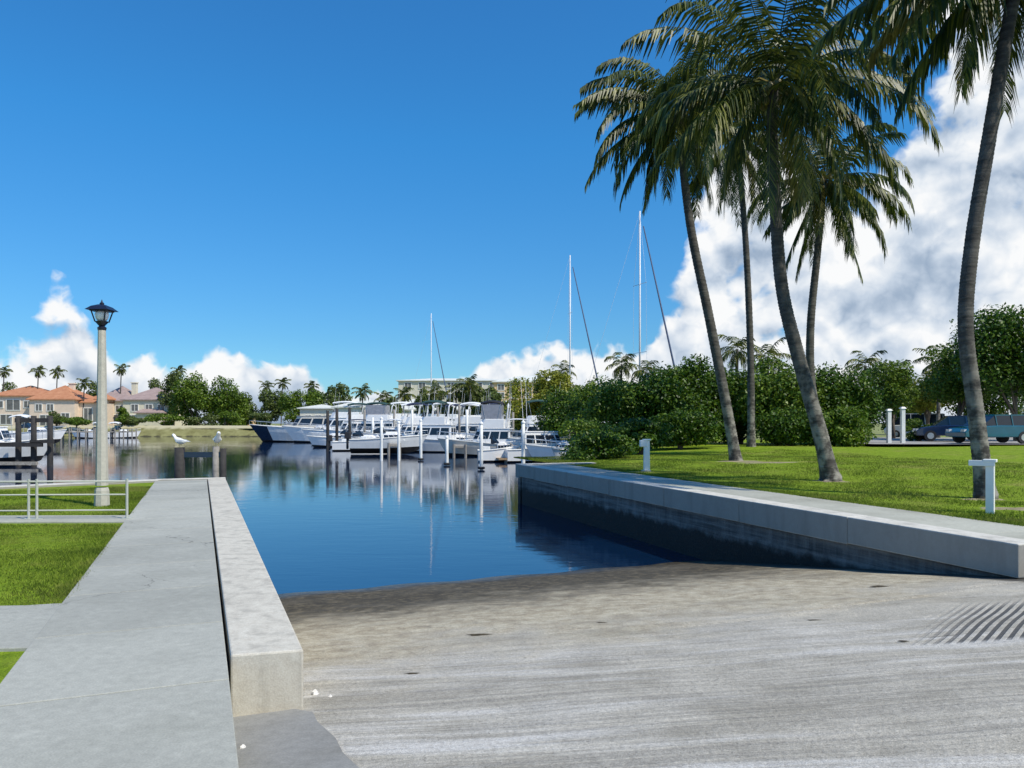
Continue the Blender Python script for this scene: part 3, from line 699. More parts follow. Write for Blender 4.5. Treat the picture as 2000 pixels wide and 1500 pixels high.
def tree(name, label, cat, x, y, z0, h, w, m, seed, group=None, n=5000, size=.22, low=.06, nclump=None, depth=None, trunk_r=.14, crown_lo=None):
    root = empty(name, (x, y, z0), 0, label, cat, group); g = np.random.default_rng(seed)
    dp = depth or w*.8; nc = nclump or 26
    lo = h*low if crown_lo is None else crown_lo
    hc = (h-lo)/2; zc = lo+hc
    cents = []; 
    while len(cents) < nc:
        q = g.uniform(-1, 1, 3)
        if (q**2).sum() < 1: cents.append(q*np.array([w/2*.78, dp/2*.78, hc*.84])+np.array([0, 0, zc]))
    cents = np.array(cents); rr_ = g.uniform(.09, .27, (nc, 1))*np.array([[w, dp, min(w, 2*hc)]])*g.uniform(.8, 1.2, (nc, 3))
    V = leaf_cloud(g, cents, rr_, int(n*1.7), size)
    V[:, 2] = np.maximum(V[:, 2], .03)
    npmesh('crown', V, np.arange(len(V)).reshape(-1, 4), m, root)
    b = MB(); rng = random.Random(seed)
    b.tube([(0, 0, -.3), (rng.uniform(-.1, .1), 0, lo*.7+.1), (rng.uniform(-.3, .3), rng.uniform(-.2, .2), zc)], [trunk_r*1.3, trunk_r, trunk_r*.5], 7)
    for i in range(5):
        c = cents[rng.randrange(nc)]; b.tube([(0, 0, lo*.6), (c[0]*.5, c[1]*.5, (lo+c[2])/2), tuple(c)], [trunk_r*.6, trunk_r*.35, trunk_r*.12], 5)
    b.build('trunk', M['bark'], root, smooth=True); return root
GH = 'dark green hedge trees at the back of the right lawn'
# px, top y, depth, width m, material, label
hedge = [
 (1180, 838, 33.5, 3.0, 'leafD', 'low open mangrove bush at the water edge beside the tip of the right seawall', 2600, .16),
 (1168, 742, 58, 6.0, 'leafM', 'hedge tree left of the tallest mast, rising behind the moored boats', 6500, .24),
 (1112, 762, 66, 5.6, 'leafD', 'dark tree between the olive yellow tree and the hedge, over the water edge', 5500, .26),
 (1128, 868, 33.0, 1.5, 'leafD', 'smallest sparse shrub at the very tip of the right bank, beside the moored boats', 900, .14),
 (1136, 862, 36, 1.7, 'leafM', 'shrub leaning out over the water right beside the navy canopied boats', 1500, .15),
 (1160, 815, 41, 3.6, 'leafM', 'mangrove behind the low open bush, with white boats showing on both sides', 2400, .17),
 (1250, 822, 37, 3.6, 'leafD', 'dark shrub directly behind the white light bollard', 5200, .17),
 (1215, 752, 47, 5.2, 'leafM', 'mid green tree at the left end of the hedge, above the hidden boats', 6500, .22),
 (1295, 722, 46, 5.6, 'leafD', 'hedge tree rising just right of the tallest white mast', 8500, .22),
 (1370, 702, 47, 5.6, 'leafD', 'hedge tree left of the slim leaning palm trunk', 8500, .22),
 (1445, 722, 48, 5.6, 'leafD', 'hedge tree behind the straight thin palm trunk', 8500, .22),
 (1520, 700, 46, 5.6, 'leafM', 'lighter green hedge tree between the thin palm and the thick palm', 8500, .22),
 (1600, 712, 47, 5.6, 'leafD', 'hedge tree behind the crossing palm trunks', 8500, .22),
 (1655, 722, 46, 4.6, 'leafD', 'last tall hedge tree right of the crossing palm trunks', 8000, .22),
 (1330, 800, 42, 4.4, 'leafD', 'low dark bush at the foot of the hedge between bollard and leaning palm', 5500, .18),
 (1545, 800, 43, 4.4, 'leafD', 'low dark bush at the foot of the hedge left of the thick palm trunk', 5500, .18),
 (1640, 795, 42, 3.2, 'leafM', 'low bush at the foot of the hedge right of the thick palm trunk', 4500, .18),
]
for i, (px, ty, d, w, m, lab, n, sz) in enumerate(hedge):
    z0 = (lawn_h(18) if d > 36 else .0) if px > 1140 else -.6
    p = W(px, d); top = WZ(px, ty, d).z
    tree('hedge_tree' if w > 5 else 'shrub', lab, 'tree' if w > 5 else 'shrub', p.x, p.y, z0, top-z0, w, M[m], 100+i, GH, n=n, size=sz, low=.02, nclump=46, depth=4 if w > 5 else 2.6)
tree('shade_tree', 'big dark tree at the right edge behind the tall palm', 'tree', W(1985, 50).x, 50, .3, 8.6, 9.0, M['leafD'], 201, n=13000, size=.24, low=.10, nclump=60, crown_lo=2.6)
tree('shade_tree', 'smaller brownish green tree just left of the big dark tree at the right edge', 'tree', W(1872, 54).x, 54, .3, 6.9, 5.2, M['leafM'], 202, n=5500, size=.22, low=.22, nclump=26, crown_lo=2.6)
tree('shade_tree', 'open pale green small tree behind the two white posts', 'tree', W(1745, 58).x, 58, .25, 6.0, 4.6, M['leafM'], 203, n=4600, size=.22, low=.25, nclump=18, crown_lo=2.0)
tree('shade_tree', 'rounded yellowish tree in front of the parked white van', 'tree', W(1812, 62).x, 62, .25, 5.6, 4.6, M['leafY'], 204, n=3200, size=.22, low=.25, nclump=16, crown_lo=1.8)
tree('shade_tree', 'dark tree mass behind the parked van, between the two white posts and the palm', 'tree', W(1775, 84).x, 84, .25, 6.6, 7.5, M['leafD'], 206, n=6500, size=.3, low=.03, nclump=34)
tree('shade_tree', 'dark tree behind the parked teal car, left of the big right edge tree', 'tree', W(1920, 62).x, 62, .3, 7.2, 7.0, M['leafD'], 207, n=7000, size=.26, low=.03, nclump=36)
tree('shrub', 'low green shrub in the parking area beside the navy car', 'shrub', W(1795, 50).x, 50, .35, 1.6, 2.2, M['leafM'], 205, n=1800, size=.14, low=.02, nclump=12)
# trees around the marina and on the far shore: px, top y, depth, width px, material, label, kind
back = [
 (1040, 730, 84, 125, 'leafY', 'yellow green tree overhanging the blue canopied boat', 6500),
 (1090, 716, 88, 110, 'leafY', 'taller olive yellow tree with a pale gap, beside the leaning dark mast stay', 6500),
 (1140, 748, 86, 90, 'leafM', 'mid green tree behind the low mangrove bush', 6000),
 (1225, 735, 92, 90, 'leafM', 'tree standing behind the left end of the hedge', 5000),
 (968, 752, 118, 60, 'leafT', 'dull green tree left of the yellow green tree, over the flybridge boat', 2800),
 (925, 742, 122, 56, 'leafT', 'green tree in front of the right end of the long pale building', 2600),
 (870, 760, 124, 40, 'leafT', 'small brown green tree in front of the middle of the long building', 1600),
 (828, 752, 126, 36, 'leafT', 'narrow brown green tree at the left end of the long building', 1600),
 (760, 768, 132, 46, 'leafT', 'low tree between the pale low roof and the long building', 1800),
 (660, 748, 176, 58, 'leafT', 'round grey green tree right of the flat tan roof', 2600),
 (616, 744, 182, 60, 'leafM', 'dark topped tree behind the flat tan roof', 2600),
 (575, 762, 180, 70, 'leafM', 'olive tree behind the dark bowed yacht', 2800),
 (525, 756, 184, 62, 'leafT', 'tree rising behind the bow of the dark yacht', 2600),
 (478, 765, 186, 50, 'leafT', 'pale tree between the big green tree and the dark yacht', 2000),
 (440, 745, 180, 90, 'leafM', 'right half of the big green waterfront tree group, lower of the two', 5200),
 (385, 735, 178, 100, 'leafM', 'biggest bright green waterfront tree, right of the cream house', 6500),
 (340, 722, 186, 50, 'leafT', 'tall olive tree touching the right end of the cream house', 2600),
 (305, 724, 200, 46, 'leafT', 'bluish green tree rising behind the cream house roof', 2200),
 (180, 742, 205, 50, 'leafT', 'dark tree behind the gap between the two houses, left of the lamp post', 2000),
 (135, 738, 208, 60, 'leafT', 'dark tree behind the right part of the orange roof', 2200),
 (12, 745, 205, 50, 'leafT', 'dark tree at the left edge behind the orange roofed house', 2000),
]
for i, (px, ty, d, wpx, m, lab, n) in enumerate(back):
    p = W(px, d); z0 = .2; top = WZ(px, ty, d).z; w = wpx/F*d
    tree('waterfront_tree', lab, 'tree', p.x, p.y, z0, top-z0, w, M[m], 300+i, 'trees around the marina and far shore', n=n, size=.32 if d < 100 else .55, low=.05, nclump=22, trunk_r=.2)
low = [(255, 812, 172, 60, 'pale green shore shrub in front of the cream house'), (320, 806, 173, 80, 'long dark shore shrub right of the cream house'),
       (400, 808, 174, 80, 'shore shrub under the biggest green tree'), (440, 800, 174, 60, 'dark shore shrub under the lower half of the green tree group'),
       (512, 800, 172, 44, 'dark shore shrub beside the yacht bow'), (150, 815, 168, 60, 'olive shore shrub behind the left dock'), (110, 800, 170, 40, 'small shore shrub left of the olive one, in front of the orange roofed house'),
       (235, 795, 170, 26, 'small dark umbrella shaped shrub in front of the cream house')]
for i, (px, ty, d, wpx, lab) in enumerate(low):
    p = W(px, d); tree('shore_shrub', lab, 'shrub', p.x, p.y, .8, max(1.4, WZ(px, ty, d).z-.8), wpx/F*d, M['leafM' if i % 2 else 'leafT'], 400+i, 'shrubs along the far shore', n=1700, size=.4, low=.02, nclump=14, depth=4)
# small far palms
fp = [(75, 712, 190, 'far palm over the left part of the orange roof'), (112, 714, 192, 'second far palm over the orange roof, right of the first'), (165, 735, 186, 'short far palm just left of the lamp post'),
      (237, 708, 190, 'tall dark far palm just right of the lamp post'), (350, 712, 196, 'far palm poking above the bright green waterfront tree'), (552, 735, 190, 'blue grey far palm above the tree behind the yacht'),
      (520, 742, 192, 'far palm above the yacht bow'), (608, 742, 186, 'dark far palm left of the flat tan roof'), (709, 752, 140, 'small dark palm at the left of the low pale roof'), (750, 764, 138, 'small palm over the middle of the low pale roof'),
      (790, 756, 136, 'small palm between low roof and long building'), (1214, 697, 75, 'dark blue green palm behind the hedge, left of the tallest mast'), (1262, 712, 72, 'palm behind the hedge, right of the tallest mast'),
      (1102, 712, 96, 'palm above the olive yellow tree'), (1440, 668, 58, 'fan crowned palm behind the hedge at the thin palm trunk'), (1500, 682, 60, 'second fan crowned palm behind the hedge, left of the thick palm trunk'),
      (1690, 700, 62, 'palm with a flat arching crown behind the right end of the hedge'), (1835, 690, 60, 'ragged palm left of the tall palm trunk'), (1740, 722, 66, 'small palm between the flat crowned and the ragged palm'),
      (848, 752, 120, 'palm in front of the left third of the condominium'), (892, 748, 121, 'palm in front of the middle of the condominium'), (918, 740, 119, 'palm in front of the right third of the condominium'),
      (8, 712, 188, 'far palm at the left edge of the picture')]
for i, (px, ty, d, lab) in enumerate(fp):
    k = d/F; top = WZ(px, ty, d); t2 = top-Vector((0, 0, min(1.6, 14*k)))
    palm('palm_tree', [W(px-3, d, .2), W(px-2, d, t2.z*.5), t2], (.16, .11), lab, 500+i, 16, 2.3 if d > 100 else 2.0, 'palms in the background', nl=16, ll=.85, lw=.16 if d > 100 else .09, coco=False, rings=False, skirt=.2, yellow=0)

# ------------------------------------------------------------------ buildings
def hip_roof(b, x0, x1, y0, y1, z, h, over=.5, m=0):
    x0 -= over; x1 += over; y0 -= over; y1 += over; k = (y1-y0)/2; k = min(k, (x1-x0)/2-.01)
    ym = (y0+y1)/2
    b.add([(x0, y0, z), (x1, y0, z), (x1, y1, z), (x0, y1, z), (x0+k, ym, z+h), (x1-k, ym, z+h), (x0, y0, z-.22), (x1, y0, z-.22), (x1, y1, z-.22), (x0, y1, z-.22)],
          [(0, 1, 5, 4), (1, 2, 5), (2, 3, 4, 5), (3, 0, 4), (6, 7, 1, 0), (7, 8, 2, 1), (8, 9, 3, 2), (9, 6, 0, 3), (9, 8, 7, 6)], m)
def house(name, label, x, y, z0, blocks, wallm, roofm, wins, chimneys=(), zs=1.0):
    root = empty(name, (x, y, z0), 0, label, 'building'); root.scale = (1.14, 1, zs)
    b = MB()
    for (x0, x1, y0, y1, h, rh) in blocks: b.box(((x0+x1)/2, (y0+y1)/2, h/2), (x1-x0, y1-y0, h))
    b.build('wall', wallm, root)
    for (x0, x1, y0, y1, h, rh) in blocks:
        b = MB(); hip_roof(b, x0, x1, y0, y1, h+.22, rh); b.build('roof', roofm, root)
    for (wx, wz, ww, wh, wy) in wins:
        b = MB()
        for (dx, dz, sw, sh) in ((0, wh/2+.05, ww+.3, .14), (0, -wh/2-.05, ww+.3, .14), (-ww/2-.07, 0, .14, wh), (ww/2+.07, 0, .14, wh), (0, 0, .08, wh)): b.box((wx+dx, wy-.05, wz+dz), (sw, .14, sh))
        fr = b.build('window', M['trim'], root)
        b = MB(); b.box((wx, wy-.01, wz), (ww, .08, wh)); b.build('pane', M['shade'], fr)
    for (cx, cy, h0, h1) in chimneys:
        b = MB(); b.box((cx, cy, (h0+h1)/2), (1, 1, h1-h0)); b.box((cx, cy, h1+.1), (1.3, 1.3, .2)); b.build('chimney', wallm, root)
    return root
k = 186/F
def ws(xs, z, w, h, y): return [(x, z, w, h, y) for x in xs]
house('waterfront_house', 'pink walled waterfront house with an orange tiled hip roof', W(95, 186).x, 186, .6,
      [(-12.5, -1, 0, 11, 6.4, 2.3), (-3, 6.5, -2, 9, 5.6, 3.1), (6.5, 12.6, 0, 10, 5.0, 2.0), (10.8, 13.0, -1.2, 2, 5.6, 1.2)], M['pink'], M['tileO'],
      ws((-10.5, -4.4), 4.7, 1.6, 1.4, 0)+ws((-7.5,), 4.6, 2.8, 2.2, 0)+ws((-1, 1.4), 4.0, 1.3, 1.4, -2)+ws((4.6,), 1.8, 1.6, 2, -2)+ws((8.4,), 2.6, 1.7, 2.6, 0)+ws((-9, -5), 1.5, 2.4, 2.0, 0)+ws((0.5,), 1.3, 2.4, 2.2, -2),
      [(3, 4, 6, 9.2)], zs=1.14)
house('waterfront_house', 'cream walled waterfront house with a grey pink tiled roof right of the lamp post', W(262, 188).x, 188, .8,
      [(-8.2, -1.2, 0, 10, 5.6, 3.6), (-1.5, 8.2, -2, 9, 5.8, 3.0), (2.0, 7.6, -3.4, -1.5, 2.8, .8)], M['cream'], M['tileG'],
      ws((-6, -3.2), 3.9, 1.5, 1.5, 0)+ws((1, 4, 6.6), 4.1, 1.4, 1.5, -2)+ws((-4.6,), 1.4, 3, 2.2, 0)+ws((0.3,), 1.4, 1.6, 2, -2), [(-1.6, 4, 7, 10)], zs=1.06)
house('waterfront_house', 'small orange walled shore house partly hidden left of the dark yacht', W(468, 190).x, 190, .5, [(-3.0, 3.0, 0, 6, 2.6, 1.2)], M['peach'], M['tileW'], ws((-1.4, 1.3), 1.5, 1.1, 1.1, 0))
house('low_building', 'low building with a flat looking tan roof behind the dark yacht', W(622, 170).x, 170, .4, [(-3.6, 3.6, 0, 8, 4.2, .9)], M['beige_st'], M['tileW'], ws((-2, 0, 2), 2.2, 1.1, 1.2, 0))
house('low_building', 'long low pale roofed building behind the left boats of the marina', W(752, 142).x, 142, .4, [(-8.2, 1.0, 0, 9, 3.9, 1.6), (0.6, 7.8, -1.5, 8, 3.4, 2.0)], M['white_st'], M['tileW'], ws((-6.6, -4.2, -1.8), 2.2, 1.5, 1.3, 0)+ws((2.6, 5.6), 1.9, 1.6, 1.3, -1.5))
house('low_building', 'pale green roofed marina building behind the flybridge boat', W(962, 128).x, 128, .4, [(-6.6, 0.1, 0, 8, 3.2, 1.6), (-.4, 4.4, -1, 7, 3.6, 1.2)], M['white_st'], M['tileW'], ws((-5, -2.4), 1.8, 1.6, 1.2, 0)+ws((2,), 2, 1.4, 1.2, -1))
wn = [(x, z, 1.5, 1.5, -.02) for z in (2.4, 5.4, 8.4, 11.4) for x in (-18, -14.6, -11.2, -7.8, -4.4, -1, 2.4, 5.8, 9.2, 12.6, 16)]
house('apartment_building', 'long four storey beige condominium with a white roof line behind the marina', W(888, 210).x, 210, .3, [(-13.5, 13.5, 0, 14, 12.6, .9)], M['beige_st'], M['tileW'], [w_ for w_ in wn if abs(w_[0]) < 13], zs=1.0)
house('apartment_building', 'peach coloured building with a pale roof behind the yellow green tree', W(1010, 190).x, 190, .3, [(-5, 9, 0, 12, 11.2, 1.8)], M['peach'], M['tileW'], [(x, z, 1.3, 1.4, 0) for z in (5, 8, 10) for x in (-3.5, -.5, 2.5, 5.5)])

# ------------------------------------------------------------------ boats (x forward, z up from the waterline)
def hull_rings(Ln, B, H0, H1, dz=-.35, rake=.16, full=2.4, n=14, flare=.18):
    rings = []
    for i in range(n+1):
        t = i/n; x = -Ln/2+Ln*t; w = B/2*(1-max(0, (t-.42)/.58)**full)*(0.92+.08*min(1, t*3)); w = max(w, .02)
        sh = H0+(H1-H0)*t**1.8
        keel = dz*(1-max(0, (t-.75)/.25)**2*.9)
        def P(f, z, yy): return Vector((x+rake*Ln*max(0, (t-.6)/.4)**1.5*(z-keel)/(H1-dz)*1.0, yy, z))
        cw = w*(.86-flare*max(0, t-.3)); cz = .12+.3*max(0, t-.5)
        rings.append([P(0, sh, w), P(0, (sh*.6+cz*.4), w*.95-.0*flare), P(0, cz, cw), P(0, keel, .0), P(0, cz, -cw), P(0, (sh*.6+cz*.4), -w*.95), P(0, sh, -w)])
    return rings
def make_hull(root, Ln, B, H0, H1, mats, bow=None, **kw):
    R_ = hull_rings(Ln, B, H0, H1, **kw); b = MB(); n = len(R_)
    for i in range(n-1):
        for k_ in range(6):
            m = 0
            if k_ in (2, 3): m = 1
            elif bow is not None and i >= bow: m = 2
            b.add([R_[i][k_], R_[i+1][k_], R_[i+1][k_+1], R_[i][k_+1]], [(0, 1, 2, 3)], m)
    b.add(R_[0], [tuple(range(7))], 0)
    h = b.build('hull', mats, root)
    bm = bmesh.new(); bm.from_mesh(h.data); bmesh.ops.remove_doubles(bm, verts=bm.verts, dist=.001); bmesh.ops.recalc_face_normals(bm, faces=bm.faces); bm.to_mesh(h.data); bm.free()
    b = MB(); 
    for i in range(n-1):
        dn = Vector((0, 0, -.06)); b.add([R_[i][0]*1+dn, R_[i+1][0]+dn, R_[i+1][6]+dn, R_[i][6]+dn], [(0, 1, 2, 3)])
    b.build('deck', mats[0], root)
    b = MB()
    for k_ in (0, 6): b.tube([r[k_] for r in R_], .05, 5)
    b.build('rub_rail', M['trim'], root)
    return R_
def houseb(root, x0, x1, w, z0, z1, m, ff=.5, fb=.1, tp=.85, win=None, wname='window', roof=True, name='cabin'):
    """cabin block with raked ends; win=(zlo,zhi) fraction band of glazing, cut by mullions"""
    def sec(z, f): 
        a = x0+fb*f; c = x1-ff*f; ww = w/2*(1-(1-tp)*f); fwc = c-(x1-x0)*.12
        return [Vector((a, -ww, z)), Vector((fwc, -ww, z)), Vector((c, -ww*.72, z)), Vector((c, ww*.72, z)), Vector((fwc, ww, z)), Vector((a, ww, z))]
    b = MB(); b.loft([sec(z0, 0), sec(z1, 1)]); b.build(name, m, root, bevel=.04)
    if roof:
        s_ = sec(z1, 1); c_ = sum(s_, Vector())/6; big = [c_+(p-c_)*1.07+Vector((0, 0, .003)) for p in s_]; top = [p+Vector((0, 0, .07)) for p in big]
        b = MB(); b.loft([big, top]); b.build('cabin_roof', m, root, bevel=.02)
    if win:
        f0, f1 = win; H = z1-z0
        lo = sec(z0+H*f0, f0); hi = sec(z0+H*f1, f1); c0 = sum(lo, Vector())/6
        def panel(p, q, r, s, m_=.03, u0=0, u1=1):
            nrm = (q-p).cross(s-p).normalized(); 
            if nrm.dot((p+q)/2-c0) < 0: nrm = -nrm
            a, b2 = p.lerp(q, u0), p.lerp(q, u1); c2, d2 = s.lerp(r, u1), s.lerp(r, u0)
            o = nrm*.012; i_ = -nrm*.01
            return [a+o, b2+o, c2+o, d2+o], [a+i_, b2+i_, c2+i_, d2+i_]
        for e, cuts in ((0, ((.06, .32), (.36, .64), (.68, .97))), (1, ((.08, .92),)), (2, ((.04, .48), (.52, .96))), (3, ((.08, .92),)), (4, ((.03, .32), (.36, .64), (.68, .94))), (5, ((.1, .45), (.55, .9)))):
            b = MB()
            for (a0, a1) in cuts:
                o_, i_ = panel(lo[e], lo[(e+1) % 6], hi[(e+1) % 6], hi[e], u0=a0, u1=a1); b.loft([i_, o_])
            b.build(wname, M['glass'], root)
def canopy(root, x0, x1, w, z, m, base_z, name='bimini_top', arch=.18, curtain=None):
    b = MB(); rg = []
    for i in range(7):
        f = i/6; x = x0+(x1-x0)*f; zz = z-arch*.9*(2*f-1)**2
        rg.append([Vector((x, w/2*math.cos(a), zz+arch*math.sin(a))) for a in [0, .6, 1.2, 1.57, 1.94, 2.54, math.pi]]+[Vector((x, -w/2*.97, zz-.05)), Vector((x, 0, zz+arch-.05)), Vector((x, w/2*.97, zz-.05))])
    b.loft(rg); t = b.build(name, m, root, smooth=False)
    b = MB()
    for x in (x0+.15, x1-.15):
        for s_ in (-1, 1): b.tube([(x+(.25 if x < (x0+x1)/2 else -.25), s_*w/2*.95, base_z), (x, s_*w/2*.96, z-arch*.8)], .022, 5)
    b.build('canopy_frame', M['metal'], root)
    if curtain:
        b = MB(); b.box(((x0+x1)/2, 0, (base_z+z-arch)/2), ((x1-x0)*.92, w*.93, z-arch-base_z-.02)); b.build('side_curtain', curtain, root)
def bow_rail(root, R_, h=.55, i0=7):
    b = MB(); n = len(R_)
    for k_ in (0, 6):
        top = [R_[i][k_]*1+Vector((0, 0, h)) for i in range(i0, n)]; b.tube(top, .02, 5)
        for i in range(i0, n): b.tube([R_[i][k_], R_[i][k_]+Vector((0, 0, h))], .015, 4)
    b.build('bow_rail', M['metal'], root)
def place(px, wy, d=None):
    d = d or (EYE-WL)*F/(wy-HOR); return W(px, d, WL)
GB = 'boats moored in the marina'
def boat_root(name, label, px, d, head, lift=0):
    p = W(px, d, WL+lift); e = empty(name, p, R(head), label, 'boat', GB)
    if name != 'sailboat': e.scale = (1.06, 1.06, 1.13)
    return e
# heading: 0 = bow to the right, 180 = bow to the left, -90 = bow towards the camera
def motor_yacht(label, px, d, head, Ln, hm, bow=None, bowm=None, stripe='black', fly=True, top='canvasW', enc=None, lift=0, name='motor_yacht', sup='gel'):
    r = boat_root(name, label, px, d, head, lift); B = Ln*.29; H0 = Ln*.085+.35; H1 = Ln*.13+.55; g = M[sup]
    R_ = make_hull(r, Ln, B, H0, H1, [M[hm], M[stripe], M[bowm or hm]], bow=bow)
    z1 = H0+.25
    houseb(r, -Ln*.30, Ln*.20, B*.82, H0-.1, z1+Ln*.10+.3, g, ff=Ln*.09, fb=.05, win=(.42, .85))
    zr = z1+Ln*.10+.3
    houseb(r, Ln*.10, Ln*.33, B*.62, H0, H0+Ln*.055+.1, g, ff=Ln*.08, fb=0, name='fore_cabin', win=(.35, .7))
    if fly:
        houseb(r, -Ln*.22, Ln*.10, B*.70, zr+.075, zr+.80, g, ff=.35, fb=0, tp=.95, roof=False, name='flybridge')
        b = MB(); b.box((Ln*.07, 0, zr+1.0), (.05, B*.5, .4), shear=(-.15, 0)); b.build('windscreen', M['glass'], r)
        canopy(r, -Ln*.20, Ln*.07, B*.66, zr+2.15, M[top], zr+.8, curtain=M[enc] if enc else None)
        b = MB()
        for s_ in (-1, 1): b.tube([(-Ln*.24, s_*B*.34, zr), (-Ln*.27, s_*B*.34, zr+1.7), (-Ln*.26, 0, zr+2.0)], .06, 6)
        b.build('radar_arch', g, r)
    b = MB(); b.tube([(-Ln*.26, B*.3, zr), (-Ln*.30, B*.33, zr+4.0)], [.025, .01], 4); b.tube([(-Ln*.26, -B*.3, zr), (-Ln*.28, -B*.33, zr+3.4)], [.025, .01], 4); b.build('antenna', M['gel'], r)
    b = MB(); b.box((-Ln*.5-.25, 0, .25), (.8, B*.8, .12)); b.build('swim_platform', M['teak'], r)
    bow_rail(r, R_); return r
def runabout(label, px, d, head, Ln, hm, cab='gel', lift=0, engine=True, cover=None, stripe='black', name='cuddy_boat', ttop=None):
    r = boat_root(name, label, px, d, head, lift); B = Ln*.36; H0 = .75+Ln*.02; H1 = 1.0+Ln*.04
    R_ = make_hull(r, Ln, B, H0, H1, [M[hm], M[stripe], M[hm]])
    houseb(r, -Ln*.02, Ln*.34, B*.72, H0-.08, H1+.28, M[cab], ff=Ln*.16, fb=0, tp=.72, roof=False, name='foredeck', win=(.3, .62))
    b = MB()
    s1 = [Vector((Ln*.02, y, H1+.22)) for y in (-B*.30, B*.30)]; b.loft([[s1[0], s1[1], s1[1]+Vector((-.45, 0, .5)), s1[0]+Vector((-.45, 0, .5))], [s1[0]+Vector((.03, 0, 0)), s1[1]+Vector((.03, 0, 0)), s1[1]+Vector((-.42, 0, .5)), s1[0]+Vector((-.42, 0, .5))]])
    for sg in (-1, 1):
        a = Vector((Ln*.02, sg*B*.30, H1+.22)); c = Vector((-Ln*.16, sg*B*.38, H1+.12)); e = Vector((0, .02*sg, 0))
        b.loft([[a, c, c+Vector((0, 0, .3)), a+Vector((-.45, 0, .5))], [a+e, c+e, c+Vector((0, 0, .3))+e, a+Vector((-.45, 0, .5))+e]])
    b.build('windscreen', M['glass'], r)
    if cover: canopy(r, -Ln*.34, -.02*Ln, B*.78, H1+1.45, M[cover], H0)
    if ttop: canopy(r, -Ln*.22, Ln*.06, B*.55, H1+1.75, M[ttop], H0-.05, name='hard_top', arch=.06)
    b = MB(); b.box((-Ln*.30, 0, H0+.05), (.55, B*.7, .42)); b.build('seat', M['canvasW'], r, bevel=.04)
    if engine:
        b = MB(); b.box((-Ln*.5-.3, 0, H0+.35), (.6, .42, .6), taper=.8); b.box((-Ln*.5-.32, 0, H0-.35), (.22, .16, 1.0)); b.build('outboard_motor', M['black'], r, bevel=.06)
    bow_rail(r, R_, .4, 9); return r
def sailboat(label, px, d, head, Ln, mast_top, stay=True, hm='gel'):
    r = boat_root('sailboat', label, px, d, head); B = Ln*.28
    R_ = make_hull(r, Ln, B, .95, 1.3, [M[hm], M['navy'], M[hm]], full=1.9)
    houseb(r, -Ln*.16, Ln*.18, B*.55, .9, 1.55, M['gel'], ff=.6, fb=.1, win=(.4, .75))
    zt = mast_top-WL
    b = MB(); b.tube([(Ln*.08, 0, 1.2), (Ln*.08, 0, zt)], [.11, .07], 8); b.build('mast', M['mastm'], r, smooth=True)
    b = MB(); b.tube([(Ln*.07, 0, 2.5), (-Ln*.32, 0, 2.5)], .06, 6); b.build('boom', M['mastm'], r)
    b = MB(); b.tube([(Ln*.05, 0, 2.68), (-Ln*.10, 0, 2.72), (-Ln*.31, 0, 2.62)], [.2, .16, .1], 8); b.build('sail_cover', M['canvasB'], r, smooth=True)
    b = MB()
    for z in (.42, .70): b.tube([(Ln*.08, -B*.33, zt*z), (Ln*.08, B*.33, zt*z)], .025, 5)
    for s_ in (-1, 1): b.tube([(Ln*.06, s_*B*.45, 1.1), (Ln*.08, s_*B*.33, zt*.42), (Ln*.08, s_*B*.30, zt*.70), (Ln*.08, 0, zt-.2)], .012, 4)
    b.tube([(-Ln*.48, 0, 1.1), (Ln*.08, 0, zt-.1)], .012, 4); b.build('rigging', M['metal'], r)
    if stay:
        b = MB(); b.tube([(Ln*.53, 0, 1.4), (Ln*.50, 0, 2.2), (Ln*.11, 0, zt*.94)], [.05, .12, .055], 6); b.build('furled_headsail', M['stay'], r, smooth=True)
    bow_rail(r, R_, .5, 10); return r

motor_yacht('large yacht with black raked bow and white deckhouse at the left end of the marina', 606, 122, 177, 14.5, 'gelG', bow=12, bowm='navy', fly=False, top='canvasW', sup='gelB')
motor_yacht('white cruiser moored behind the three dark pilings', 690, 108, 190, 10.5, 'gel', top='canvasG')
runabout('grey white cuddy boat on a lift, its bow pointing right, behind two pilings', 752, 75, 4, 6.2, 'gelG', lift=.45, cover=None)
motor_yacht('small white cabin boat just behind the lifted cuddy boat', 742, 92, 200, 7.0, 'gel', fly=False, top='canvasW', name='cabin_boat')
motor_yacht('white sportfisher with a dark green bimini moored behind the two middle white pilings', 838, 80, 168, 8.4, 'gelG', top='canvasG', enc=None)
motor_yacht('white flybridge boat with black canvas top and clear curtains, between the two right white pilings', 952, 70, 172, 7.0, 'gelB', top='black', enc='clear')
motor_yacht('navy canopied white express cruiser at the right end of the marina', 1068, 60, 12, 6.2, 'gel', fly=False, top='canvasN', name='express_cruiser')
runabout('white skiff lying low in front of the flybridge boat, bow to the right', 972, 60, 8, 2.9, 'gel', engine=False, name='skiff')
runabout('white boat under a navy bimini next to the tip of the seawall', 1050, 72, 200, 6.8, 'gel', cover='canvasN', ttop=None)
motor_yacht('white hardtop cruiser behind the navy canopied boats', 1098, 84, 160, 8, 'gel', top='canvasW', name='motor_yacht')
motor_yacht('white cruiser behind the left white piling, partly covered', 795, 100, 185, 9.5, 'gel', top='canvasW')
motor_yacht('white cruiser in the second row left of the flybridge boat', 880, 98, 175, 8.6, 'gel', top='canvasN')
motor_yacht('tall white cruiser in the second row right of the flybridge boat', 1000, 96, 190, 8.6, 'gel', top='canvasW')
runabout('small white boat half hidden behind the mangrove bush', 1165, 52, -150, 5.4, 'gel', cover='canvasW')
runabout('white boat glimpsed through the gap right of the mangrove bush', 1208, 60, 160, 5.6, 'gel', cover=None, ttop='canvasW')
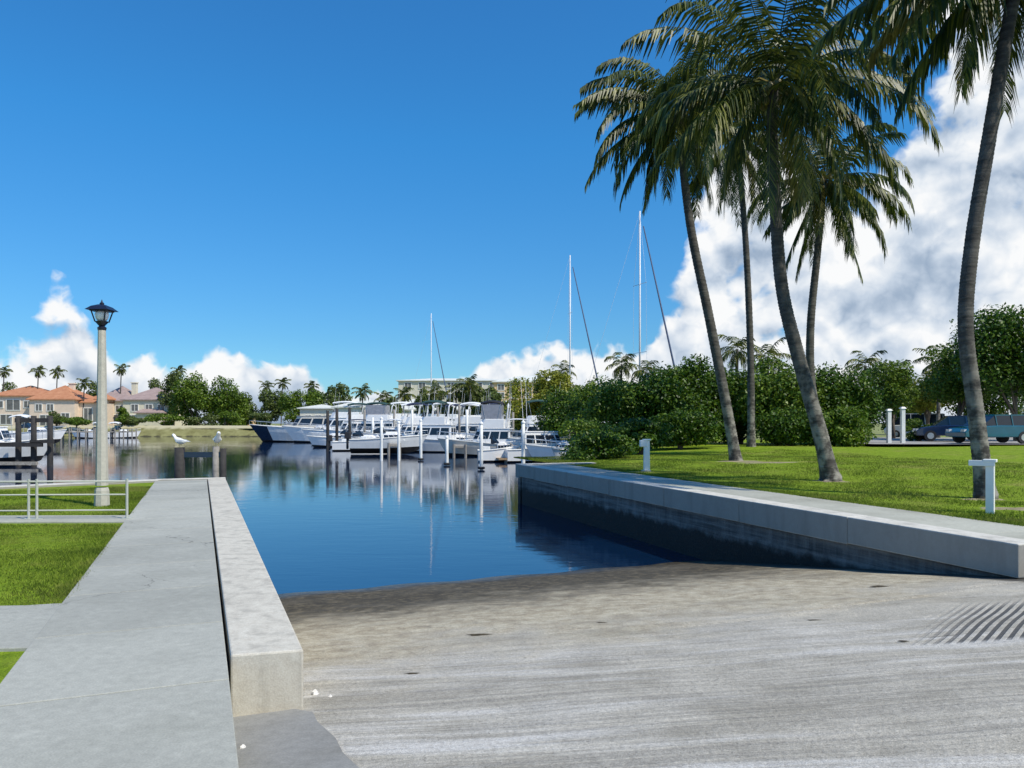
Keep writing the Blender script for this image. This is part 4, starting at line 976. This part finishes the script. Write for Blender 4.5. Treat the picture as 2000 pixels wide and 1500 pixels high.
motor_yacht('white boat with a blue top on the lift at the left edge', -15, 56, 5, 6.4, 'gelG', fly=False, top='canvasB', lift=.35, name='cabin_boat')
runabout('small white boat on the far shore just left of the lamp post', 182, 150, 190, 6.0, 'gel', cover='canvasW')
runabout('small white boat on the far shore just right of the lamp post', 236, 152, 10, 5.6, 'gel', cover='canvasW')
runabout('white boat on the far lift between dark pilings at the left', 62, 92, 5, 6.0, 'gel', lift=.8, cover='canvasW')
for (px, d, hd, Ln, kind, top, lab) in ((668, 96, 185, 6.5, 0, 'canvasW', 'small white hardtop boat behind the right one of the three dark pilings'), (708, 84, 10, 6.0, 0, 'canvasN', 'small boat with navy top left of the lifted cuddy boat'),
        (700, 128, 178, 12, 1, 'canvasW', 'tall white cruiser at the back, right of the low tan roof'), (760, 86, 170, 6.4, 0, 'canvasW', 'small white hardtop boat directly behind the lifted cuddy boat'),
        (806, 90, 182, 8.5, 1, 'canvasN', 'white cruiser with a navy bimini left of the green bimini boat'), (822, 122, 176, 12, 1, 'canvasW', 'large white cruiser at the back in front of the condominium left end'), (880, 84, 10, 6.5, 0, 'canvasG', 'small boat with green top right of the green bimini sportfisher'),
        (912, 92, 172, 9, 1, 'canvasW', 'white cruiser close behind the left side of the flybridge boat'), (938, 122, 182, 12, 1, 'canvasW', 'large white cruiser at the back under the palms before the condominium'), (1000, 76, 188, 6.5, 0, 'canvasW', 'small white hardtop boat right of the flybridge boat'),
        (1022, 90, 172, 9.5, 1, 'canvasN', 'white cruiser with navy bimini behind the tip piling'), (1078, 90, 185, 9, 1, 'canvasW', 'white cruiser under the olive yellow tree'), (1128, 58, 172, 6.0, 0, 'canvasN', 'small boat with navy top partly behind the leaning shrub')):
    if kind: motor_yacht(lab, px, d, hd, Ln, 'gel', top=top)
    else: runabout(lab, px, d, hd, Ln, 'gel', ttop=top)
motor_yacht('white cruiser between the black bowed yacht and the long low building', 665, 118, 182, 13, 'gel', top='canvasW')
motor_yacht('tall white cruiser with green canvas directly above the lifted cuddy boat', 728, 104, 172, 10.5, 'gel', top='canvasG', enc='clear')
motor_yacht('white sportfisher in the back row above the lifted cuddy boat bow', 775, 110, 188, 11.5, 'gel', top='canvasW')
motor_yacht('white cruiser in the back row behind the short white piling', 860, 108, 172, 11, 'gel', top='canvasW')
motor_yacht('white cruiser in the back row right of the green bimini boat', 905, 112, 190, 10.5, 'gel', top='canvasW')
motor_yacht('white cruiser in the back row above the black canvas flybridge boat', 965, 110, 176, 11, 'gel', top='canvasN')
motor_yacht('white cruiser furthest right in the back row under the yellow green tree', 1040, 82, 186, 9, 'gel', top='canvasG')
motor_yacht('white convertible with navy canvas half hidden by the right bank shrub', 1100, 68, 170, 7.4, 'gel', top='canvasN')
sailboat('sailboat with the tallest white mast and a dark furled headsail, hull hidden by the hedge', 1231, 72, 22, 13, WZ(1248, 410, 72).z)
sailboat('sailboat with a shorter white mast behind the yellow green trees', 1099, 93, 10, 11.5, WZ(1115, 498, 93).z)
sailboat('sailboat with the faint leftmost mast behind the centre of the marina', 834, 132, 8, 9, WZ(840, 612, 132).z)

# pilings
def piling(px, d, ytop, r, m, label, cap='whitecap', group='pilings in the marina', lean=0, name='piling', zb=-3.2, collar=None):
    p = W(px, d, 0); zt = WZ(px, ytop, d).z
    root = empty(name, (p.x, p.y, WL), 0, label, 'piling', group); h = zt-WL
    b = MB(); b.tube([(0, 0, zb-WL), (0, 0, .1), (lean*.5, 0, h*.5), (lean, 0, h)], [r*1.1, r*1.06, r, r*.95], 12); b.build('post', M[m], root, smooth=True)
    if cap:
        b = MB(); b.tube([(lean, 0, h-.02), (lean, 0, h+.05), (lean, 0, h+.05+r*1.1)], [r*1.15, r*1.12, .02], 12); b.build('cap', M[cap], root)
    if collar:
        b = MB(); rg = []
        for i in range(13):
            a = i/12*2*math.pi; rg.append(Vector((math.cos(a)*(r+.05), math.sin(a)*(r+.05), .12)))
        b.tube(rg, .09, 6); b.build('collar', M['tyre'], root)
    return root
for (px, d, yt, lab, cl) in ((745, 62, 818, 'white sleeved piling in front of the lifted cuddy boat', 0), (779, 62, 826, 'white sleeved piling at the bow of the lifted cuddy boat', 0), (822, 62, 822, 'white sleeved piling left of the green bimini boat centre', 1),
     (873, 55, 855, 'shortest white sleeved piling with a dark collar at the water', 1), (940, 50, 828, 'tall white sleeved piling with a dark collar in front of the flybridge boat', 1), (1022, 47, 826, 'white sleeved piling just off the tip of the right seawall', 0)):
    piling(px, d, yt, .115, 'pilW', lab, collar=cl)
for (px, d, yt, lab) in ((640, 86, 802, 'dark wooden piling, left of the three beside the black bowed yacht'), (658, 86, 798, 'dark wooden piling, middle of the three beside the black bowed yacht'), (683, 86, 796, 'dark wooden piling, right of the three beside the black bowed yacht')):
    piling(px, d, yt, .17, 'pilD', lab, cap=None)
for i, (px, d, yt, m) in enumerate(((712, 90, 800, 'pilG'), (728, 90, 815, 'pilW'), (770, 95, 800, 'pilG'), (805, 88, 800, 'pilW'), (897, 88, 790, 'pilG'), (912, 76, 800, 'pilW'), (1002, 80, 805, 'pilG'), (1012, 88, 795, 'pilW'), (1112, 62, 835, 'pilG'), (855, 95, 795, 'pilG'))):
    nm = ['slim grey piling right of the three dark ones', 'white piling left of the small cabin boat', 'grey piling between the cabin boat and the green bimini boat', 'white piling close left of the green bimini', 'grey piling in the gap left of the flybridge boat', 'white piling at the left side of the flybridge boat', 'grey piling at the right side of the flybridge boat', 'tall white piling behind the right side of the flybridge boat', 'short grey piling beside the low shrub on the right bank', 'tall grey piling behind the green bimini boat'][i]
    piling(px, d, yt, .14, m, nm, cap=None)
for (px, d, yt, lab) in ((36, 54, 812, 'black piling nearest the left edge, by the lifted boat'), (66, 54, 812, 'black piling in the middle of the left boat lift'), (98, 54, 812, 'black piling at the right end of the left boat lift')):
    piling(px, d, yt, .19, 'pilD', lab, cap=None, group='pilings of the left boat lift')
b = MB(); p0, p1 = W(30, 54, WZ(0, 818, 54).z), W(102, 54, WZ(0, 818, 54).z); b.box(((p0.x+p1.x)/2, 54, p0.z-.1), (p1.x-p0.x, .18, .3)); o = b.build('lift_beam', M['pilD']); tag(o, 'dark top beam joining the black pilings of the left boat lift', 'boat lift')
b = MB(); b.box((W(35, 53.5).x, 53.5, WZ(0, 868, 54).z), (3.4, .22, .3)); b.box((W(82, 53.5).x, 53.5, WZ(0, 862, 54).z), (1.6, .22, .22)); b.build('cradle_beam', M['pilD'], o)
b = MB(); b.box((W(10, 53).x, 53, WL+.25), (4.4, .3, .22)); o = b.build('floating_dock', M['dockw']); tag(o, 'low floating dock section at the left edge of the canal', 'dock')
def dock(label, a, c, w, z=.0, m='dockw', n=5, rail=False):
    a, c = Vector(a), Vector(c); dv = (c-a).normalized(); sn = Vector((-dv.y, dv.x, 0)); root = empty('dock', (a+c)/2+Vector((0, 0, z)), 0, label, 'dock', 'docks in the basin'); mid = (a+c)/2
    b = MB(); q = [a-sn*w/2-mid, c-sn*w/2-mid, c+sn*w/2-mid, a+sn*w/2-mid]; b.prism([(p.x, p.y) for p in q], -.18, 0); b.build('deck', M[m], root)
    for i in range(n):
        p = a.lerp(c, i/(n-1))-mid
        b = MB()
        for s_ in (-1, 1): b.tube([(p.x+sn.x*s_*w/2, p.y+sn.y*s_*w/2, -3.0-z), (p.x+sn.x*s_*w/2, p.y+sn.y*s_*w/2, .55 if rail else .12)], .12, 7)
        b.build('leg', M['pilG'], root)
    return root
dock('long grey dock behind the front row of moored boats', W(660, 97), W(1110, 92), 1.6, -.35, n=10)
dock('finger dock between the cuddy boat and the green bimini boat', W(770, 70), W(775, 95), 1.0, -.4)
dock('finger dock right of the green bimini boat', W(898, 66), W(890, 92), 1.0, -.4)
dock('finger dock left of the navy canopied cruiser', W(1012, 60), W(1005, 92), 1.0, -.4)
dock('far wooden dock with tall posts left of the lamp post', W(105, 128), W(185, 130), 1.6, .1, n=6, rail=True)
dock('far wooden dock right of the lamp post below the cream house', W(212, 146), W(262, 146), 1.6, -.1, n=4, rail=True)

# ------------------------------------------------------------------ pilings with white caps at the end of the left pier
def bird(root_loc, rz, label, s=1):
    root = empty('seagull', root_loc, rz, label, 'bird', 'seagulls on the pier pilings', s)
    b = MB(); rg = []
    for x, r_, z in ((-.20, .02, .16), (-.12, .055, .15), (0, .085, .16), (.10, .075, .19), (.15, .05, .24), (.185, .045, .29), (.22, .045, .315), (.25, .025, .315)):
        rg.append([Vector((x, math.cos(a)*r_, z+math.sin(a)*r_)) for a in [i*math.pi/4 for i in range(8)]])
    b.loft(rg); b.build('body', M['whitecap'], root, smooth=True)
    b = MB()
    for s_ in (-1, 1): b.loft([[Vector((.06, s_*.085, .20)), Vector((.06, s_*.095, .15)), Vector((.06, s_*.075, .15))], [Vector((-.12, s_*.075, .20)), Vector((-.12, s_*.085, .155)), Vector((-.12, s_*.06, .155))], [Vector((-.30, s_*.02, .16)), Vector((-.30, s_*.03, .15)), Vector((-.30, s_*.01, .15))]])
    b.build('wing', M['gelG'], root)
    b = MB(); b.tube([(.245, 0, .313), (.31, 0, .30)], [.014, .004], 5); b.build('beak', M['grassDry'], root)
    b = MB()
    for s_ in (-1, 1): b.tube([(.0, s_*.03, .09), (.005, s_*.03, 0)], .007, 4)
    b.build('leg', M['grassDry'], root); return root
DP = 22.6
for (px, yt, r_, m, lab) in ((351, 874, .15, 'pilD', 'dark piling at the left of the pier end, with a white bird on it'), (422, 872, .10, 'pilG', 'slim grey piling at the right of the pier end'), (436, 876, .09, 'pilD', 'slim dark piling at the outer right corner of the pier end')):
    piling(px, DP, yt, r_, m, lab, cap=None, group='pilings at the end of the left pier')
bird(W(352, DP, WZ(0, 874, DP).z), R(160), 'white seagull standing on the left dark piling', 1.15)
bird(W(424, DP, WZ(0, 872, DP).z), R(-60), 'white seagull standing on the slim grey piling', 1.25)
p0, p1 = W(351, DP), W(436, DP); z_ = WZ(0, 888, DP).z
b = MB(); b.box(((p0.x+p1.x)/2, DP, z_), (p1.x-p0.x, .07, .16)); o = b.build('pier_gate_rail', M['navyc']); tag(o, 'dark blue rail joining the pilings at the pier end', 'railing')

# ------------------------------------------------------------------ lamp post
lp = W(199, 15.0, -.03); root = empty('lamp_post', lp, 0, 'pale concrete lamp post with a black lantern on the left lawn', 'lamp post')
zt = WZ(0, 640, 15).z-lp.z
b = MB(); b.tube([(0, 0, -.2), (0, 0, .0), (0, 0, .3), (0, 0, .36)], [.145, .14, .13, .11], 8); b.build('base', M['postc'], root)
b = MB(); b.tube([(0, 0, .4), (0, 0, zt-.02)], [.115, .07], 8); b.build('pole', M['postc'], root)
b = MB(); b.tube([(0, 0, zt-.05), (0, 0, zt), (0, 0, zt+.03), (0, 0, zt+.10), (0, 0, zt+.12)], [.075, .085, .05, .11, .13], 8)
for i in range(4):
    a = math.pi/4+i*math.pi/2; b.tube([(math.cos(a)*.125, math.sin(a)*.125, zt+.11), (math.cos(a)*.195, math.sin(a)*.195, zt+.32)], .014, 5)
b.box((0, 0, zt+.325), (.32, .32, .025)); 
b.loft([[Vector((x*.22, y*.22, zt+.335)) for x, y in ((-1, -1), (1, -1), (1, 1), (-1, 1))], [Vector((x*.14, y*.14, zt+.41)) for x, y in ((-1, -1), (1, -1), (1, 1), (-1, 1))], [Vector((x*.05, y*.05, zt+.45)) for x, y in ((-1, -1), (1, -1), (1, 1), (-1, 1))]])
b.tube([(0, 0, zt+.44), (0, 0, zt+.47), (0, 0, zt+.50), (0, 0, zt+.55)], [.03, .045, .02, .004], 8); b.build('lantern', M['lampb'], root)
b = MB(); b.tube([(0, 0, zt+.125), (0, 0, zt+.17), (0, 0, zt+.26), (0, 0, zt+.31)], [.07, .11, .13, .11], 10); b.build('globe', M['frost'], root, smooth=True)

# ------------------------------------------------------------------ railing on the left
root = empty('railing', W(120, 12.75, 0), 0, 'low white pipe railing along the narrow path on the left lawn', 'railing')
o0 = W(120, 12.75, 0); a, c = W(248, 12.8)-o0, W(-500, 12.5)-o0
for z in (.62, .40, .14):
    b = MB(); b.tube([a+Vector((0, 0, z)), c+Vector((0, 0, z))], .013 if z < .6 else .017, 7); b.build('rail', M['rail'], root, smooth=True)
for px in (248, 72, 56, -130, -310, -500):
    q = W(px, 12.5+.3*(px+500)/748)-o0; b = MB(); b.tube([(q.x, q.y, -.1), (q.x, q.y, .66)], .021, 8); b.box((q.x, q.y, .0), (.14, .14, .02)); b.build('post', M['rail'], root)

# ------------------------------------------------------------------ bollard and posts on the right lawn
p = W(1263, 25.6, -.02); root = empty('light_bollard', p, 0, 'white post with a small head turned left, on the lawn edge by the seawall tip', 'bollard')
b = MB(); b.box((0, 0, .5), (.20, .16, 1.04), taper=.92); b.build('post', M['whitecap'], root, bevel=.015)
b = MB(); b.box((-.11, 0, .92), (.24, .20, .22)); b.box((0, 0, 1.04), (.26, .22, .05)); b.build('head', M['whitecap'], root, bevel=.02)
b = MB(); b.box((-.02, 0, .01), (.3, .26, .05)); b.build('base', M['postc'], root, bevel=.01)
p = W(1934, 13.55, -.02); root = empty('square_post', p, R(-38), 'square white post with a short crossboard in front of the tall palm foot', 'post')
b = MB(); b.box((0, 0, .46), (.13, .13, .94)); b.build('post', M['whitecap'], root, bevel=.008)
b = MB(); b.box((0, 0, .945), (.20, .20, .05)); b.box((-.12, -.08, .90), (.40, .03, .10)); b.build('crossboard', M['whitecap'], root, bevel=.006)
for px, yt, lab in ((1736, 802, 'thin white post, left of the pair in front of the parked van'), (1763, 798, 'thin white post, right of the pair in front of the parked van')):
    d = 45; p = W(px, d, .25); root = empty('garden_post', p, 0, lab, 'post', 'white posts at the back of the lawn'); h = WZ(0, yt, d).z-.25
    b = MB(); b.box((0, 0, h/2), (.22, .22, h)); b.build('post', M['pilW'], root, bevel=.02)
    b = MB(); b.box((0, 0, h+.05), (.32, .32, .1), taper=.5); b.build('cap', M['whitecap'], root)

# ------------------------------------------------------------------ cars
def car(label, x, y, z, rz, m, Ln=4.6, Hh=1.65, name='parked_car', van=False):
    root = empty(name, (x, y, z), rz, label, 'car', 'cars parked behind the right lawn'); w = 1.8; k_ = Ln/4.6
    prof = [(-2.25, .35), (-2.3, .75), (-2.2, 1.0), (-.0, 1.02), (1.15, .98), (2.0, .85), (2.28, .65), (2.25, .35)]
    if van: prof = [(-2.25, .35), (-2.3, .9), (-2.25, 1.15), (0, 1.15), (1.5, 1.1), (2.1, .95), (2.28, .7), (2.25, .35)]
    b = MB(); b.loft([[Vector((px_*k_, yy, pz)) for px_, pz in prof] for yy, in ((-w/2,), (-w/2+.06,), (w/2-.06,), (w/2,))]); b.build('body', M[m], root, bevel=.05)
    z1 = 1.0 if not van else 1.14
    gl = [(-2.1, z1), (-1.85, Hh-.06), (.35, Hh-.06), (1.15, z1)] if not van else [(-2.2, z1), (-2.1, Hh-.06), (1.0, Hh-.06), (1.6, z1)]
    b = MB(); b.loft([[Vector((gx*k_, yy*(.86 if i in (1, 2) else .93), gz)) for i, (gx, gz) in enumerate(gl)] for yy in (-w/2, w/2)]); b.build('window', M['glass'], root)
    b = MB(); b.loft([[Vector((gx*k_, yy*.87, gz)) for gx, gz in ((gl[1][0]-.03, Hh-.06), (gl[1][0]+.1, Hh), (gl[2][0]-.1, Hh), (gl[2][0]+.03, Hh-.06))] for yy in (-w/2, w/2)])
    for gx in (gl[0][0]+.15, -.75, .25):
        for s_ in (-1, 1): b.tube([(gx*k_, s_*w/2*.935, z1-.02), (gx*k_+.08, s_*w/2*.875, Hh-.04)], .04, 4)
    b.build('roof', M[m], root)
    for gx in (-1.4, 1.42):
        for s_ in (-1, 1):
            b = MB(); b.tube([(gx*k_, s_*(w/2-.2), .34), (gx*k_, s_*(w/2+.02), .34)], .34, 18); wh = b.build('wheel', M['tyre'], root)
            b = MB(); b.tube([(gx*k_, s_*(w/2+.0), .34), (gx*k_, s_*(w/2+.035), .34)], [.21, .19], 12); b.build('rim', M['metal'], wh)
    for s_ in (-1, 1):
        b = MB(); b.box((2.2*k_, s_*.65, .72), (.14, .32, .14)); b.build('headlight', M['lampglass'], root)
        b = MB(); b.box((-2.26*k_, s_*.72, .85), (.1, .2, .25)); b.build('tail_light', M['redlens'], root)
    return root
car('teal blue car parked side on behind the tall palm trunk', W(1948, 43).x, 43.6, .42, R(184), 'teal', 4.3, 1.62)
car('navy car parked just left of the teal one', W(1868, 48).x, 48.5, .42, R(160), 'navyc', 4.3, 1.6)
car('white van parked behind the small yellowish trees', W(1788, 66).x, 66, .26, R(150), 'whitec', 4.8, 2.1, name='parked_van', van=True)

# ------------------------------------------------------------------ small litter and seaweed on the ramp
def blob(name, label, px, py, w, h, m, cat, seed, grp=None, flat=.3):
    rng = random.Random(seed); dpt = 5
    for _ in range(30):
        X_ = (px-1000)/F*dpt; s_ = X_*u.x+dpt*u.y; r_ = X_*nr.x+dpt*nr.y; z = ramp_z(s_, r_)+(.035 if r_ < .7 and s_ < 5.4 else 0)
        dpt = dpt*.5+.5*(EYE-z)*F/(py-HOR)
    b = MB(); rg = []
    n = 17
    for i, f in enumerate((-.02, .35, .7, 1)):
        rg.append([Vector((math.cos(k_/n*6.2832)*w/2*(1-.75*f*f)*rng.uniform(.35, 1.35), math.sin(k_/n*6.283)*h/2*(1-.75*f*f)*rng.uniform(.7, 1.2), f*flat*min(w, h)*rng.uniform(.8, 1.2))) for k_ in range(n)])
    b.loft(rg); o = b.build(name, m, loc=((px-1000)/F*dpt, dpt, z)); tag(o, label, cat, grp); return o
GS = 'dark scraps on the ramp'
for i, (px, py, w, h, lab) in enumerate(((805, 1315, .13, .03, 'dark scrap of seaweed nearest the end of the cap beam'), (940, 1240, .30, .07, 'long dark scrap of seaweed in the middle of the sand'), (1178, 1216, .14, .035, 'dark scrap in the centre of the ramp'), (1590, 1211, .16, .03, 'dark scrap on the right half of the ramp'),
        (1465, 1216, .18, .05, 'thin dark scrap left of the one on the right half'), (1764, 1252, .09, .035, 'small dark pebble like scrap left of the diagonal grooves'), (1720, 1146, .30, .10, 'flat dark patch of weed under the right seawall'))):
    blob('seaweed_scrap', lab, px, py, w, h, M['weed'], 'seaweed', 700+i, GS, .15)
blob('litter', 'white crumpled litter beside the near corner of the cap beam', 616, 1357, .07, .06, M['shell'], 'litter', 720, None, .6)
blob('litter', 'smaller pale scrap right of the white crumpled litter', 645, 1362, .035, .03, M['shell'], 'litter', 721, None, .6)
blob('litter', 'white curled scrap beside the walkway edge on the dark apron', 474, 1462, .035, .06, M['shell'], 'litter', 722, None, .6)
